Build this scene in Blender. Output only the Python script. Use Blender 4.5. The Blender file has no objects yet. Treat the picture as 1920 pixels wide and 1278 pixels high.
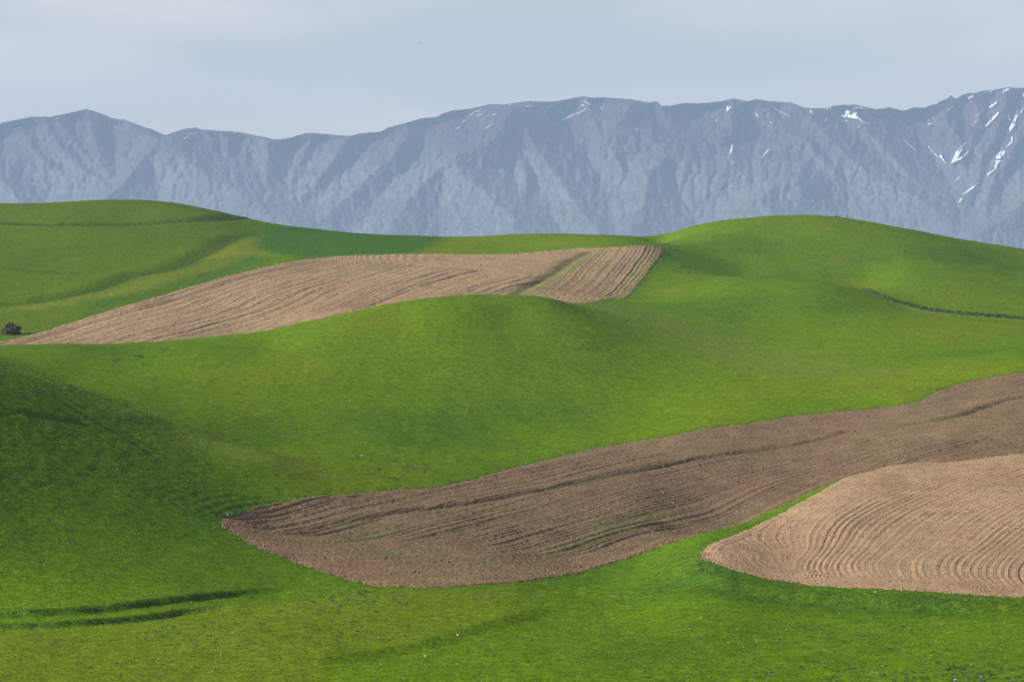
import bpy, bmesh, math, random
import numpy as np
from mathutils import Vector

rng = np.random.default_rng(7)
random.seed(7)
scene = bpy.context.scene
COL = scene.collection

# ------------------------------------------------------------------ camera
F = 6061.0            # focal length in photo pixels (1920 wide), about 18 degrees across
HORIZON = 500.0       # photo row of the true horizon
CX, CY = 960.0, 639.0
PITCH = math.atan((CY - HORIZON) / F)
CAMZ = 45.0
cam_data = bpy.data.cameras.new('camera')
cam_data.sensor_width = 36.0
cam_data.lens = 36.0 * F / 1920.0
cam_data.clip_start = 1.0
cam_data.clip_end = 80000.0
cam = bpy.data.objects.new('camera', cam_data)
cam.location = (0, 0, CAMZ)
cam.rotation_euler = (math.pi / 2 - PITCH, 0, 0)
COL.objects.link(cam)
scene.camera = cam

# ------------------------------------------------------------------ sky and sun
SUN_AZ = math.radians(-99)      # from the view direction (+Y), negative = left
SUN_EL = math.radians(23)
world = bpy.data.worlds.new('World')
scene.world = world
world.use_nodes = True
wn, wl = world.node_tree.nodes, world.node_tree.links
wn.clear()
w_out = wn.new('ShaderNodeOutputWorld')
w_bg = wn.new('ShaderNodeBackground')
w_bg.inputs['Strength'].default_value = 0.055
w_sky = wn.new('ShaderNodeTexSky')
w_sky.sky_type = 'NISHITA'
w_sky.sun_disc = False
w_sky.sun_elevation = SUN_EL
w_sky.sun_rotation = SUN_AZ
w_sky.altitude = 900
w_sky.dust_density = 1.0
w_tc = wn.new('ShaderNodeTexCoord')
w_map = wn.new('ShaderNodeMapping')
w_map.inputs['Scale'].default_value = (1.0, 1.0, 4.0)
w_map.inputs['Location'].default_value = (2.2, 6.0, 5.1)
w_no = wn.new('ShaderNodeTexNoise')
w_no.inputs['Scale'].default_value = 7.0
w_no.inputs['Detail'].default_value = 3.0
w_no.inputs['Roughness'].default_value = 0.45
w_no.inputs['Distortion'].default_value = 0.4
w_rmp = wn.new('ShaderNodeMapRange')
w_rmp.inputs['From Min'].default_value = 0.35
w_rmp.inputs['From Max'].default_value = 0.68
w_rmp.inputs['To Min'].default_value = 0.34
w_rmp.inputs['To Max'].default_value = 1.0
w_mix = wn.new('ShaderNodeMix')
w_mix.data_type = 'RGBA'
w_mix.inputs['B'].default_value = (8.0, 7.3, 6.75, 1)      # thin high cloud veil
wl.new(w_tc.outputs['Generated'], w_map.inputs['Vector'])
wl.new(w_map.outputs['Vector'], w_no.inputs['Vector'])
wl.new(w_no.outputs['Fac'], w_rmp.inputs['Value'])
w_sep = wn.new('ShaderNodeSeparateXYZ')
wl.new(w_tc.outputs['Generated'], w_sep.inputs['Vector'])
w_overhead = wn.new('ShaderNodeMapRange')                       # veil thinned overhead to cut fill light; sight lines cross less of it there
for k_, v_ in (('From Min', 0.0), ('From Max', 0.7), ('To Min', 1.0), ('To Max', 0.42)):
    w_overhead.inputs[k_].default_value = v_
wl.new(w_sep.outputs['Z'], w_overhead.inputs['Value'])
w_mul = wn.new('ShaderNodeMath'); w_mul.operation = 'MULTIPLY'
wl.new(w_rmp.outputs['Result'], w_mul.inputs[0]); wl.new(w_overhead.outputs['Result'], w_mul.inputs[1])
wl.new(w_mul.outputs[0], w_mix.inputs['Factor'])
wl.new(w_sky.outputs['Color'], w_mix.inputs['A'])
wl.new(w_mix.outputs['Result'], w_bg.inputs['Color'])
wl.new(w_bg.outputs['Background'], w_out.inputs['Surface'])

sun_data = bpy.data.lights.new('sun', 'SUN')
sun_data.energy = 5.0
sun_data.angle = math.radians(0.8)
sun_data.color = (1.0, 0.93, 0.82)
sun = bpy.data.objects.new('sun', sun_data)
sun_dir = Vector((math.sin(SUN_AZ) * math.cos(SUN_EL), math.cos(SUN_AZ) * math.cos(SUN_EL), math.sin(SUN_EL)))
sun.rotation_euler = sun_dir.to_track_quat('Z', 'Y').to_euler()
sun.location = (-300, 300, 400)
COL.objects.link(sun)

scene.view_settings.view_transform = 'Standard'
scene.view_settings.look = 'None'
scene.view_settings.exposure = 1.0
scene.view_settings.gamma = 1.0
scene.cycles.max_bounces = 6
scene.cycles.volume_bounces = 1
scene.cycles.diffuse_bounces = 3
scene.cycles.denoising_prefilter = 'NONE'

HAZE_DENSITY = 4.7e-5
HAZE_COLOR = (0.38, 0.53, 0.82, 1)

# ------------------------------------------------------------------ helpers
SP, CP = math.sin(PITCH), math.cos(PITCH)

def unproject(px, py, y):
    """photo pixel + distance along Y -> world x, z"""
    a = (np.asarray(px, float) - CX) / F
    b = -(np.asarray(py, float) - CY) / F
    dy = CP + b * SP
    return a / dy * y, CAMZ + (b * CP - SP) / dy * y

def project(x, y, z):
    dz = np.asarray(z, float) - CAMZ
    depth = y * CP - dz * SP
    return CX + x / depth * F, CY - (y * SP + dz * CP) / depth * F

_perm = np.random.default_rng(11).permutation(256).astype(np.int64)
_perm = np.concatenate([_perm, _perm])
_ang = np.random.default_rng(12).random(256) * 2 * np.pi
_gx, _gy = np.cos(_ang), np.sin(_ang)

def perlin(x, y, seed=0):
    x = np.asarray(x, float) + seed * 17.31
    y = np.asarray(y, float) + seed * 9.77
    xi, yi = np.floor(x).astype(np.int64), np.floor(y).astype(np.int64)
    xf, yf = x - xi, y - yi
    xi &= 255; yi &= 255
    u = xf * xf * xf * (xf * (xf * 6 - 15) + 10)
    v = yf * yf * yf * (yf * (yf * 6 - 15) + 10)
    xi1, yi1 = (xi + 1) & 255, (yi + 1) & 255
    def g(ix, iy, fx, fy):
        h = _perm[_perm[ix] + iy]
        return _gx[h] * fx + _gy[h] * fy
    a = g(xi, yi, xf, yf); b = g(xi1, yi, xf - 1, yf)
    c = g(xi, yi1, xf, yf - 1); d = g(xi1, yi1, xf - 1, yf - 1)
    return ((a + u * (b - a)) + v * ((c + u * (d - c)) - (a + u * (b - a)))) * 1.5

def fbm(x, y, octaves=4, seed=0, gain=0.5):
    s = 0; amp = 1.0; tot = 0
    for i in range(octaves):
        s = s + amp * perlin(x * 2 ** i, y * 2 ** i, seed + i * 3)
        tot += amp; amp *= gain
    return s / tot

def smooth(a, b, t):
    t = np.clip((t - a) / (b - a), 0, 1)
    return t * t * (3 - 2 * t)

def catmull(pts, n=6):
    P = np.array(pts, float)
    Q = np.vstack([2 * P[0] - P[1], P, 2 * P[-1] - P[-2]])
    out = []
    for i in range(1, len(Q) - 2):
        p0, p1, p2, p3 = Q[i - 1], Q[i], Q[i + 1], Q[i + 2]
        for k in range(n):
            t = k / n
            out.append(0.5 * ((2 * p1) + (p2 - p0) * t + (2 * p0 - 5 * p1 + 4 * p2 - p3) * t * t + (3 * p1 - p0 - 3 * p2 + p3) * t ** 3))
    out.append(Q[-2])
    return np.array(out)

def polyline_dist(px, py, line, signed=False):
    """distance from points to an open polyline; signed: positive on the left of its direction"""
    best = np.full(px.shape, 1e18); sgn = np.ones(px.shape); tt = np.zeros(px.shape)
    n = len(line) - 1
    for i in range(n):
        ax, ay = line[i][:2]; bx, by = line[i + 1][:2]
        dx, dy = bx - ax, by - ay
        L2 = dx * dx + dy * dy + 1e-12
        t = np.clip(((px - ax) * dx + (py - ay) * dy) / L2, 0, 1)
        ex, ey = px - (ax + t * dx), py - (ay + t * dy)
        d2 = ex * ex + ey * ey
        m = d2 < best
        best = np.where(m, d2, best)
        tt = np.where(m, (i + t) / n, tt)
        if signed:
            sgn = np.where(m, np.where(dx * ey - dy * ex >= 0, 1.0, -1.0), sgn)
    d = np.sqrt(best)
    return (d * sgn if signed else d), tt

def inside_poly(px, py, poly):
    c = np.zeros(px.shape, bool)
    n = len(poly)
    for i in range(n):
        ax, ay = poly[i][:2]; bx, by = poly[(i + 1) % n][:2]
        if ay == by:
            continue
        m = ((ay > py) != (by > py)) & (px < (bx - ax) * (py - ay) / (by - ay) + ax)
        c ^= m
    return c

ALBEDO = 0.88           # overall reflectance of turf, soil and rock tints
def make_mesh(name, verts, faces, mat=None, colors=None, smooth_shade=True):
    verts = np.ascontiguousarray(verts, dtype=np.float32); faces = np.ascontiguousarray(faces, dtype=np.int32)
    me = bpy.data.meshes.new(name)
    k = faces.shape[1]
    me.vertices.add(len(verts)); me.loops.add(faces.size); me.polygons.add(len(faces))
    me.vertices.foreach_set('co', verts.ravel())
    me.loops.foreach_set('vertex_index', faces.ravel())
    me.polygons.foreach_set('loop_start', np.arange(0, faces.size, k, dtype=np.int32))
    me.polygons.foreach_set('use_smooth', np.full(len(faces), smooth_shade))
    if colors is not None:
        at = me.color_attributes.new('tint', 'FLOAT_COLOR', 'POINT')
        c = np.ones((len(verts), 4), np.float32); c[:, :3] = np.asarray(colors) * ALBEDO
        at.data.foreach_set('color', c.ravel())
    me.update(calc_edges=True)
    if mat:
        me.materials.append(mat)
    return me

def link(name, me, parent=None, kind=None, label=None, cat=None, group=None):
    o = bpy.data.objects.new(name, me)
    COL.objects.link(o)
    o.parent = parent
    for k, v in (('kind', kind), ('label', label), ('category', cat), ('group', group)):
        if v:
            o[k] = v
    return o

def empty(name, loc, label, cat, group=None, rz=0.0):
    o = link(name, None, None, None, label, cat, group)
    o.location = loc; o.rotation_euler = (0, 0, rz)
    return o

def grid_faces(nr, nc, mask=None):
    i = np.arange(nr - 1)[:, None] * nc + np.arange(nc - 1)[None, :]
    f = np.stack([i, i + 1, i + nc + 1, i + nc], -1)
    if mask is not None:
        return f[mask]
    return f.reshape(-1, 4)

def compact(verts, faces, *attrs):
    used = np.zeros(len(verts), bool); used[faces.ravel()] = True
    idx = np.cumsum(used) - 1
    return (verts[used], idx[faces]) + tuple(a[used] for a in attrs)

# ------------------------------------------------------------------ materials
def principled(name):
    m = bpy.data.materials.new(name); m.use_nodes = True
    nt = m.node_tree; b = nt.nodes['Principled BSDF']
    return m, nt, nt.nodes, nt.links, b

def noise_node(nt, scale, detail=4, rough=0.55, vec=None, dist=0.0):
    n = nt.nodes.new('ShaderNodeTexNoise')
    n.inputs['Scale'].default_value = scale
    n.inputs['Detail'].default_value = detail
    n.inputs['Roughness'].default_value = rough
    n.inputs['Distortion'].default_value = dist
    if vec:
        nt.links.new(vec, n.inputs['Vector'])
    return n

def map_range(nt, src, a, b, c, d):
    n = nt.nodes.new('ShaderNodeMapRange')
    for k, v in zip(('From Min', 'From Max', 'To Min', 'To Max'), (a, b, c, d)):
        n.inputs[k].default_value = v
    nt.links.new(src, n.inputs['Value'])
    return n.outputs['Result']

def mul_color(nt, a, fac):
    n = nt.nodes.new('ShaderNodeVectorMath'); n.operation = 'SCALE'
    nt.links.new(a, n.inputs[0]); nt.links.new(fac, n.inputs['Scale'])
    return n.outputs['Vector']

def math_node(nt, op, a, b):
    n = nt.nodes.new('ShaderNodeMath'); n.operation = op
    for i, v in enumerate((a, b)):
        if isinstance(v, (int, float)):
            n.inputs[i].default_value = v
        else:
            nt.links.new(v, n.inputs[i])
    return n.outputs[0]

def ground_material(name, layers, bump_layers, rough=0.9, spec=0.15):
    """colour from the mesh tint, varied by noise layers (scale, detail, lo, hi); relief from bump layers (scale, detail, metres)"""
    m, nt, nd, lk, b = principled(name)
    tc = nd.new('ShaderNodeTexCoord').outputs['Object']
    at = nd.new('ShaderNodeAttribute'); at.attribute_name = 'tint'
    col = at.outputs['Color']
    for sc, det, lo, hi in layers:
        n = noise_node(nt, sc, det, 0.6, tc)
        col = mul_color(nt, col, map_range(nt, n.outputs['Fac'], 0.28, 0.72, lo, hi))
    lk.new(col, b.inputs['Base Color'])
    h = None
    for sc, det, amt in bump_layers:
        n = noise_node(nt, sc, det, 0.6, tc)
        v = math_node(nt, 'MULTIPLY', n.outputs['Fac'], amt)
        h = v if h is None else math_node(nt, 'ADD', h, v)
    bp = nd.new('ShaderNodeBump'); bp.inputs['Strength'].default_value = 1.0; bp.inputs['Distance'].default_value = 1.0
    lk.new(h, bp.inputs['Height']); lk.new(bp.outputs['Normal'], b.inputs['Normal'])
    b.inputs['Roughness'].default_value = rough
    b.inputs['Specular IOR Level'].default_value = spec
    return m

M_grass = ground_material('grass', [(0.25, 4, 0.90, 1.10), (0.9, 4, 0.66, 1.34), (3.5, 4, 0.50, 1.50), (11.0, 3, 0.55, 1.45)], [(0.6, 3, 0.10), (2.0, 4, 0.17), (7.0, 3, 0.13)], spec=0.0)
M_soil = ground_material('tilled_soil', [(0.22, 3, 0.88, 1.12), (1.2, 4, 0.82, 1.18), (5.0, 5, 0.60, 1.40)], [(1.6, 4, 0.05), (5.5, 3, 0.08)], spec=0.0)
M_rock = ground_material('mountain_rock', [(0.004, 5, 0.8, 1.2), (0.02, 5, 0.75, 1.25)], [(0.012, 5, 16.0), (0.05, 4, 5.0)], spec=0.05)

def plain_material(name, rgb, rough=0.8, var=0.25, scale=8.0, spec=0.2):
    m, nt, nd, lk, b = principled(name)
    tc = nd.new('ShaderNodeTexCoord').outputs['Object']
    n = noise_node(nt, scale, 4, 0.6, tc)
    c = nd.new('ShaderNodeRGB'); c.outputs[0].default_value = (*rgb, 1)
    lk.new(mul_color(nt, c.outputs[0], map_range(nt, n.outputs['Fac'], 0.3, 0.7, 1 - var, 1 + var)), b.inputs['Base Color'])
    b.inputs['Roughness'].default_value = rough
    b.inputs['Specular IOR Level'].default_value = spec
    return m

# ------------------------------------------------------------------ hill terrain: control heights (photo column, [(row, distance), ...])
COLUMNS = {
    -230: [(1330, 232), (1278, 247), (1150, 300), (1000, 328), (850, 362), (700, 425), (640, 480), (635, 600), (638, 700), (665, 790), (625, 880), (590, 940), (530, 1040), (470, 1150), (425, 1270), (388, 1420)],
    0: [(1330, 232), (1278, 247), (1200, 278), (1150, 300), (1130, 306), (1050, 328), (950, 357), (850, 392), (760, 434), (695, 488), (682, 513), (676, 590), (658, 660), (647, 720), (672, 790), (635, 870), (600, 930), (545, 1010), (480, 1120), (430, 1250), (381, 1420)],
    120: [(730, 494), (717, 511), (720, 555)],
    250: [(1330, 232), (1278, 247), (1200, 278), (1120, 312), (1000, 361), (900, 408), (805, 466), (772, 495), (766, 520), (740, 560), (700, 625), (660, 690), (640, 740), (662, 800), (618, 880), (570, 945), (520, 1030), (450, 1180), (410, 1300), (374, 1430)],
    500: [(1330, 232), (1278, 247), (1180, 285), (1100, 330), (1020, 375), (948, 425), (900, 447), (858, 470), (842, 502), (780, 560), (700, 640), (650, 710), (620, 765), (642, 830), (600, 900), (500, 1040), (470, 1130), (440, 1250), (418, 1400)],
    750: [(1330, 232), (1278, 247), (1180, 288), (1102, 330), (1050, 365), (1000, 400), (920, 460), (850, 520), (780, 580), (700, 650), (640, 705), (590, 755), (566, 790), (592, 850), (560, 915), (480, 1075), (460, 1150), (441, 1290)],
    960: [(1330, 232), (1278, 247), (1180, 288), (1095, 335), (1040, 375), (990, 415), (930, 465), (876, 515), (800, 580), (720, 645), (650, 705), (600, 755), (553, 805), (578, 870), (545, 930), (478, 1080), (455, 1170), (440, 1270)],
    1200: [(1330, 232), (1278, 247), (1180, 287), (1110, 325), (1060, 360), (1040, 375), (990, 420), (930, 470), (880, 510), (827, 555), (770, 615), (700, 685), (640, 750), (600, 815), (575, 880), (560, 930), (510, 1020), (463, 1095), (452, 1180), (443, 1270)],
    1330: [(1278, 247), (1100, 315), (1060, 330), (1020, 355), (993, 380), (1000, 412), (965, 460), (900, 500), (800, 565), (418, 1290)],
    1450: [(1330, 232), (1278, 247), (1180, 286), (1095, 318), (1040, 345), (1000, 366), (975, 430), (940, 470), (900, 500), (840, 540), (783, 575), (730, 640), (680, 720), (630, 800), (570, 890), (537, 945), (500, 1100), (460, 1170), (425, 1240), (405, 1300)],
    1580: [(930, 455)],
    1700: [(1330, 232), (1278, 247), (1180, 283), (1108, 310), (1040, 340), (960, 375), (900, 408), (895, 475), (862, 505), (810, 545), (757, 585), (700, 665), (650, 750), (600, 850), (574, 930), (560, 960), (510, 1070), (460, 1180), (428, 1290)],
    1920: [(1330, 232), (1278, 247), (1200, 273), (1122, 303), (1040, 338), (960, 370), (900, 404), (875, 475), (846, 500), (790, 545), (740, 585), (697, 625), (650, 730), (610, 840), (598, 890), (570, 960), (520, 1100), (490, 1220), (467, 1330)],
    2150: [(1330, 232), (1278, 247), (1125, 303), (1040, 338), (960, 370), (850, 430), (870, 470), (830, 510), (690, 625), (650, 720), (610, 850), (585, 960), (530, 1120), (505, 1250), (495, 1340)],
}
# silhouettes that must come out exactly: photo column, row, distance
SKYLINE = [(-230, 388, 1420), (0, 381, 1420), (60, 381, 1425), (130, 378, 1430), (190, 374.5, 1430), (250, 374, 1430), (330, 380, 1430), (420, 398, 1415), (500, 417, 1400), (600, 430, 1360), (720, 440, 1310),
           (830, 443.5, 1280), (960, 439, 1270), (1030, 437.5, 1270), (1120, 440, 1270), (1200, 443.5, 1270), (1235, 443, 1270), (1270, 433, 1285), (1330, 418, 1295), (1400, 408, 1300), (1470, 403.5, 1300), (1530, 403.5, 1300),
           (1600, 410.5, 1300), (1680, 424, 1300), (1760, 440, 1310), (1840, 454, 1320), (1920, 467, 1330), (2150, 496, 1340)]
KNOLL = [(-230, 640, 700), (0, 646, 720), (120, 644, 730), (250, 641, 742), (350, 634, 750), (450, 625, 760), (560, 607, 770), (650, 588, 780), (720, 572, 788), (800, 559, 795), (880, 552.5, 803), (960, 553, 805), (1030, 559, 812), (1090, 565, 830)]
HUMP = [(1381, 980, 385), (1413, 970, 394), (1450, 954, 402), (1500, 931, 413), (1560, 904, 424), (1607, 890, 430), (1671, 873, 436), (1720, 867, 440), (1784, 865, 441), (1849, 857, 441), (1920, 848, 440), (2150, 840, 436)]

CREST2 = [(1390, 518, 1000), (1480, 519, 1000), (1550, 529, 985), (1610, 542, 970)]      # second, lower crest in front of the right summit
ctrl = []
for px, rows in COLUMNS.items():
    for py, y in rows:
        x, z = unproject(px, py, y)
        ctrl.append([px / 420.0, math.log(y) * 3.2, float(z)])
for px in (-230, 100, 400, 700, 960, 1200, 1450, 1700, 1920, 2150):
    py = np.interp(px, [s[0] for s in SKYLINE], [s[1] for s in SKYLINE])
    zc = float(unproject(px, py, 1330)[1])
    ctrl += [[px / 420.0, math.log(1650) * 3.2, zc - 22], [px / 420.0, math.log(2100) * 3.2, zc * 0.3 - 40], [px / 420.0, math.log(200) * 3.2, float(unproject(px, 1430, 200)[1])]]
crest = []
for px, py, y in CREST2:
    ctrl.append([px / 420.0, math.log(y) * 3.2, float(unproject(px, py, y)[1])])
    ctrl.append([px / 420.0, math.log(y * 1.055) * 3.2, float(unproject(px, py + 2.5, y * 1.055)[1])])
for group in (SKYLINE, KNOLL, HUMP):
    for px, py, y in group:
        crest.append((len(ctrl), px, py, y))
        ctrl.append([px / 420.0, math.log(y) * 3.2, float(unproject(px, py, y)[1])])
ctrl = np.array(ctrl)

def tps_fit(C, lam=2e-3):
    n = len(C)
    d2 = ((C[:, None, :2] - C[None, :, :2]) ** 2).sum(-1)
    K = 0.5 * d2 * np.log(d2 + 1e-9) + lam * np.eye(n)
    P = np.c_[np.ones(n), C[:, :2]]
    A = np.block([[K, P], [P.T, np.zeros((3, 3))]])
    return np.linalg.solve(A, np.r_[C[:, 2], 0, 0, 0])

def tps_eval(W, C, U, V):
    shp = U.shape; U = U.ravel(); V = V.ravel()
    out = np.empty(len(U))
    for s in range(0, len(U), 40000):
        u = U[s:s + 40000].astype(np.float32); v = V[s:s + 40000].astype(np.float32)
        d2 = (u[:, None] - C[None, :, 0].astype(np.float32)) ** 2 + (v[:, None] - C[None, :, 1].astype(np.float32)) ** 2
        d2 *= 0.5 * np.log(d2 + 1e-9)
        out[s:s + 40000] = d2.astype(np.float64) @ W[:-3] + W[-3] + W[-2] * u + W[-1] * v
    return out.reshape(shp)

W = tps_fit(ctrl)
for it in range(5):                       # move crest heights until the silhouettes land on their rows
    for ci, px, py, y in crest:
        ys = y * np.linspace(0.9, 1.08, 41)
        z = tps_eval(W, ctrl, np.full(41, px / 420.0), np.log(ys) * 3.2)
        pr = project((px - CX) / F * ys, ys, z)[1]
        k = pr.argmin()
        ctrl[ci, 2] += 0.8 * (pr[k] - py) / F * y
    W = tps_fit(ctrl)

def base_height(x, y):
    return tps_eval(W, ctrl, (x / y * F + CX) / 420.0, np.log(y) * 3.2)

# lookup table of the base terrain, used to drop photo points on the ground
T_PX = np.arange(-300, 2261, 8.0)
T_LY = np.linspace(math.log(200), math.log(2000), 900)
_tp, _tl = np.meshgrid(T_PX, T_LY)
_ty = np.exp(_tl)
T_Z = base_height((_tp - CX) / F * _ty, _ty)
T_ROW = project((_tp - CX) / F * _ty, _ty, T_Z)[1]

def ground_hit(px, py, ymin=200, ymax=1900):
    """first ground point on the ray through a photo pixel, searched from ymin to ymax"""
    i = (px - T_PX[0]) / 8.0; i0 = int(np.clip(math.floor(i), 0, len(T_PX) - 2)); f = i - i0
    col = T_ROW[:, i0] * (1 - f) + T_ROW[:, i0 + 1] * f
    ys = np.exp(T_LY)
    sel = np.where((ys >= ymin) & (ys <= ymax))[0]
    c = col[sel]
    below = np.where(c <= py)[0]
    if len(below) == 0:
        k = c.argmin(); y = ys[sel][k]
    elif below[0] == 0:
        y = ys[sel][0]
    else:
        k = below[0]; t = (c[k - 1] - py) / (c[k - 1] - c[k] + 1e-9)
        y = ys[sel][k - 1] * (1 - t) + ys[sel][k] * t
    x, z = unproject(px, py, y)
    return float(x), float(y)

def ground_line(pts, ymin=200, ymax=1900, n=5):
    out = []
    for p in pts:
        if len(p) == 3:                     # photo column with its distance given (hidden behind a crest)
            out.append(((p[0] - CX) / F * p[2], p[2]))
        else:
            out.append(ground_hit(p[0], p[1], ymin, ymax))
    return catmull(out, n)

# ------------------------------------------------------------------ field outlines, from the photograph, dropped on the ground
mid_top = ground_line([(417, 978), (421, 970), (432, 963), (470, 953), (540, 940), (640, 929), (740, 921), (815, 914), (870, 902), (950, 879), (1050, 855), (1150, 835), (1250, 817), (1330, 800), (1420, 788), (1500, 776), (1600, 768), (1680, 760), (1720, 754), (1745, 740), (1780, 725), (1850, 709), (1920, 697), (2040, 682), (2170, 668)], 400, 760)
mid_low = ground_line([(2170, 0, 500), (1900, 0, 478), (1700, 0, 466), (1540, 0, 446), (1470, 0, 432), (1400, 0, 412), (1350, 0, 397), (1300, 1001), (1250, 1016), (1150, 1052), (1060, 1078), (980, 1091), (940, 1095), (860, 1100), (780, 1102), (700, 1098), (640, 1083), (590, 1066), (530, 1043), (470, 1017), (440, 1000), (421, 985), (417, 978)], 300, 480)
near_up = ground_line([(1315, 1037), (1325, 1026), (1365, 1006), (1413, 983), (1461, 959), (1507, 935), (1558, 909), (1607, 0, 431), (1671, 0, 442), (1720, 0, 446), (1800, 0, 448), (1920, 0, 450), (2170, 0, 452)], 290, 450)
near_low = ground_line([(2170, 1131), (1920, 1121), (1800, 1115), (1700, 1108), (1600, 1103), (1500, 1095), (1430, 1083), (1370, 1068), (1330, 1052), (1317, 1036)], 270, 360)
far_top = ground_line([(-60, 655), (0, 641), (60, 627), (130, 606), (200, 586), (250, 571), (320, 549), (390, 529), (440, 514), (500, 500), (550, 491), (600, 485), (660, 481), (720, 479), (800, 478), (900, 478), (960, 477), (1020, 473), (1080, 467), (1130, 464), (1180, 462), (1225, 462), (1243, 466)], 830, 1250)
far_right = ground_line([(1243, 466), (1240, 480), (1225, 498), (1205, 525), (1175, 557), (1150, 0, 925)], 880, 1250, 4)
far_low = ground_line([(1150, 0, 925), (1080, 0, 880), (960, 0, 855), (800, 0, 845), (600, 0, 820), (350, 0, 800), (100, 0, 800), (-60, 655, 830)], 780, 1250)
POLY_MID = np.vstack([mid_top, mid_low[1:]])
POLY_NEAR = np.vstack([near_up, near_low[1:]])
POLY_FAR = np.vstack([far_top, far_right[1:], far_low[1:]])

def poly_sdf(x, y, poly):
    d, _ = polyline_dist(x, y, np.vstack([poly, poly[:1]]))
    return np.where(inside_poly(x, y, poly), d, -d)

# banks, ditches and tracks: polyline on the ground
BANK_A = ground_line([(-120, 1146), (0, 1144), (130, 1139), (250, 1128), (350, 1116), (450, 1106), (565, 1097)], 270, 360)
BANK_B = ground_line([(-120, 1168), (0, 1164), (100, 1160), (200, 1152), (280, 1144), (340, 1136), (430, 1127)], 270, 360)
BANK_C = ground_line([(1300, 1052), (1330, 1068), (1370, 1083), (1430, 1097), (1500, 1109), (1600, 1116), (1700, 1121), (1800, 1128), (1920, 1134), (2150, 1142)], 270, 360)
BANK_D = ground_line([(560, 1245), (640, 1226), (720, 1213), (790, 1199), (850, 1180), (900, 1166), (960, 1150), (1010, 1134), (1060, 1120)], 240, 345)
GULLY = ground_line([(1520, 521), (1575, 532), (1610, 542), (1650, 554), (1700, 572), (1760, 583), (1820, 590), (1880, 594), (1920, 597), (2100, 604)], 800, 1060)
TRACK_1 = ground_line([(-150, 414), (0, 417), (100, 420), (220, 421), (320, 415), (400, 411), (470, 409)], 1000, 1420)
TRACK_2 = ground_line([(-60, 585), (0, 571), (80, 561), (180, 541), (250, 517), (330, 500), (400, 470), (440, 448), (500, 430)], 860, 1400)
TRACK_3 = ground_line([(0, 500), (110, 510), (170, 512)], 860, 1300)
TRACK_4 = ground_line([(0, 762), (60, 778), (150, 795), (170, 799)], 350, 520)
TRACK_5 = ground_line([(100, 742), (130, 758), (205, 803), (255, 832), (310, 872)], 350, 520)
SPUR = ground_line([(-60, 660), (0, 681), (60, 702), (130, 725), (200, 752), (270, 783), (330, 808), (400, 835), (470, 856), (560, 876), (680, 895)], 430, 560)
RIDGE = ground_line([(1050, 562), (1120, 577), (1200, 596), (1300, 630), (1400, 662), (1500, 690), (1600, 715)], 620, 900)
FAR_DIV = ground_line([(1110, 472), (1080, 487), (1050, 510), (1010, 530), (975, 551)], 860, 1250)
FAR_CROP = ground_line([(505, 421), (475, 440), (462, 455), (480, 470), (520, 480), (560, 487), (620, 482), (780, 477), (815, 465), (850, 444), (700, 436), (600, 428), (505, 421)], 980, 1500, 3)
CROP_LOW = ground_line([(130, 563), (250, 548), (330, 520), (400, 498), (440, 480), (500, 478), (520, 490), (440, 512), (320, 546), (250, 568), (190, 585), (150, 580), (130, 563)], 850, 1250, 3)
YELLOW = ground_line([(370, 485), (410, 462), (450, 447), (475, 440), (465, 460), (440, 475), (400, 485), (370, 485)], 900, 1300, 3)

def bank(x, y, line, drop, run, decay, ends=0.12):
    """a step down on the camera's side of the line"""
    d, t = polyline_dist(x, y, line, True)      # lines run left to right: positive = far side
    e = smooth(0, ends, t) * smooth(0, 0.22, 1 - t)
    return -drop * e * smooth(-run * 0.2, run, -d) * np.exp(-np.maximum(-d, 0) / decay), d, e

def near_box(x, y, line, pad):
    L = np.asarray(line)
    return (x > L[:, 0].min() - pad) & (x < L[:, 0].max() + pad) & (y > L[:, 1].min() - pad) & (y < L[:, 1].max() + pad)

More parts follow.
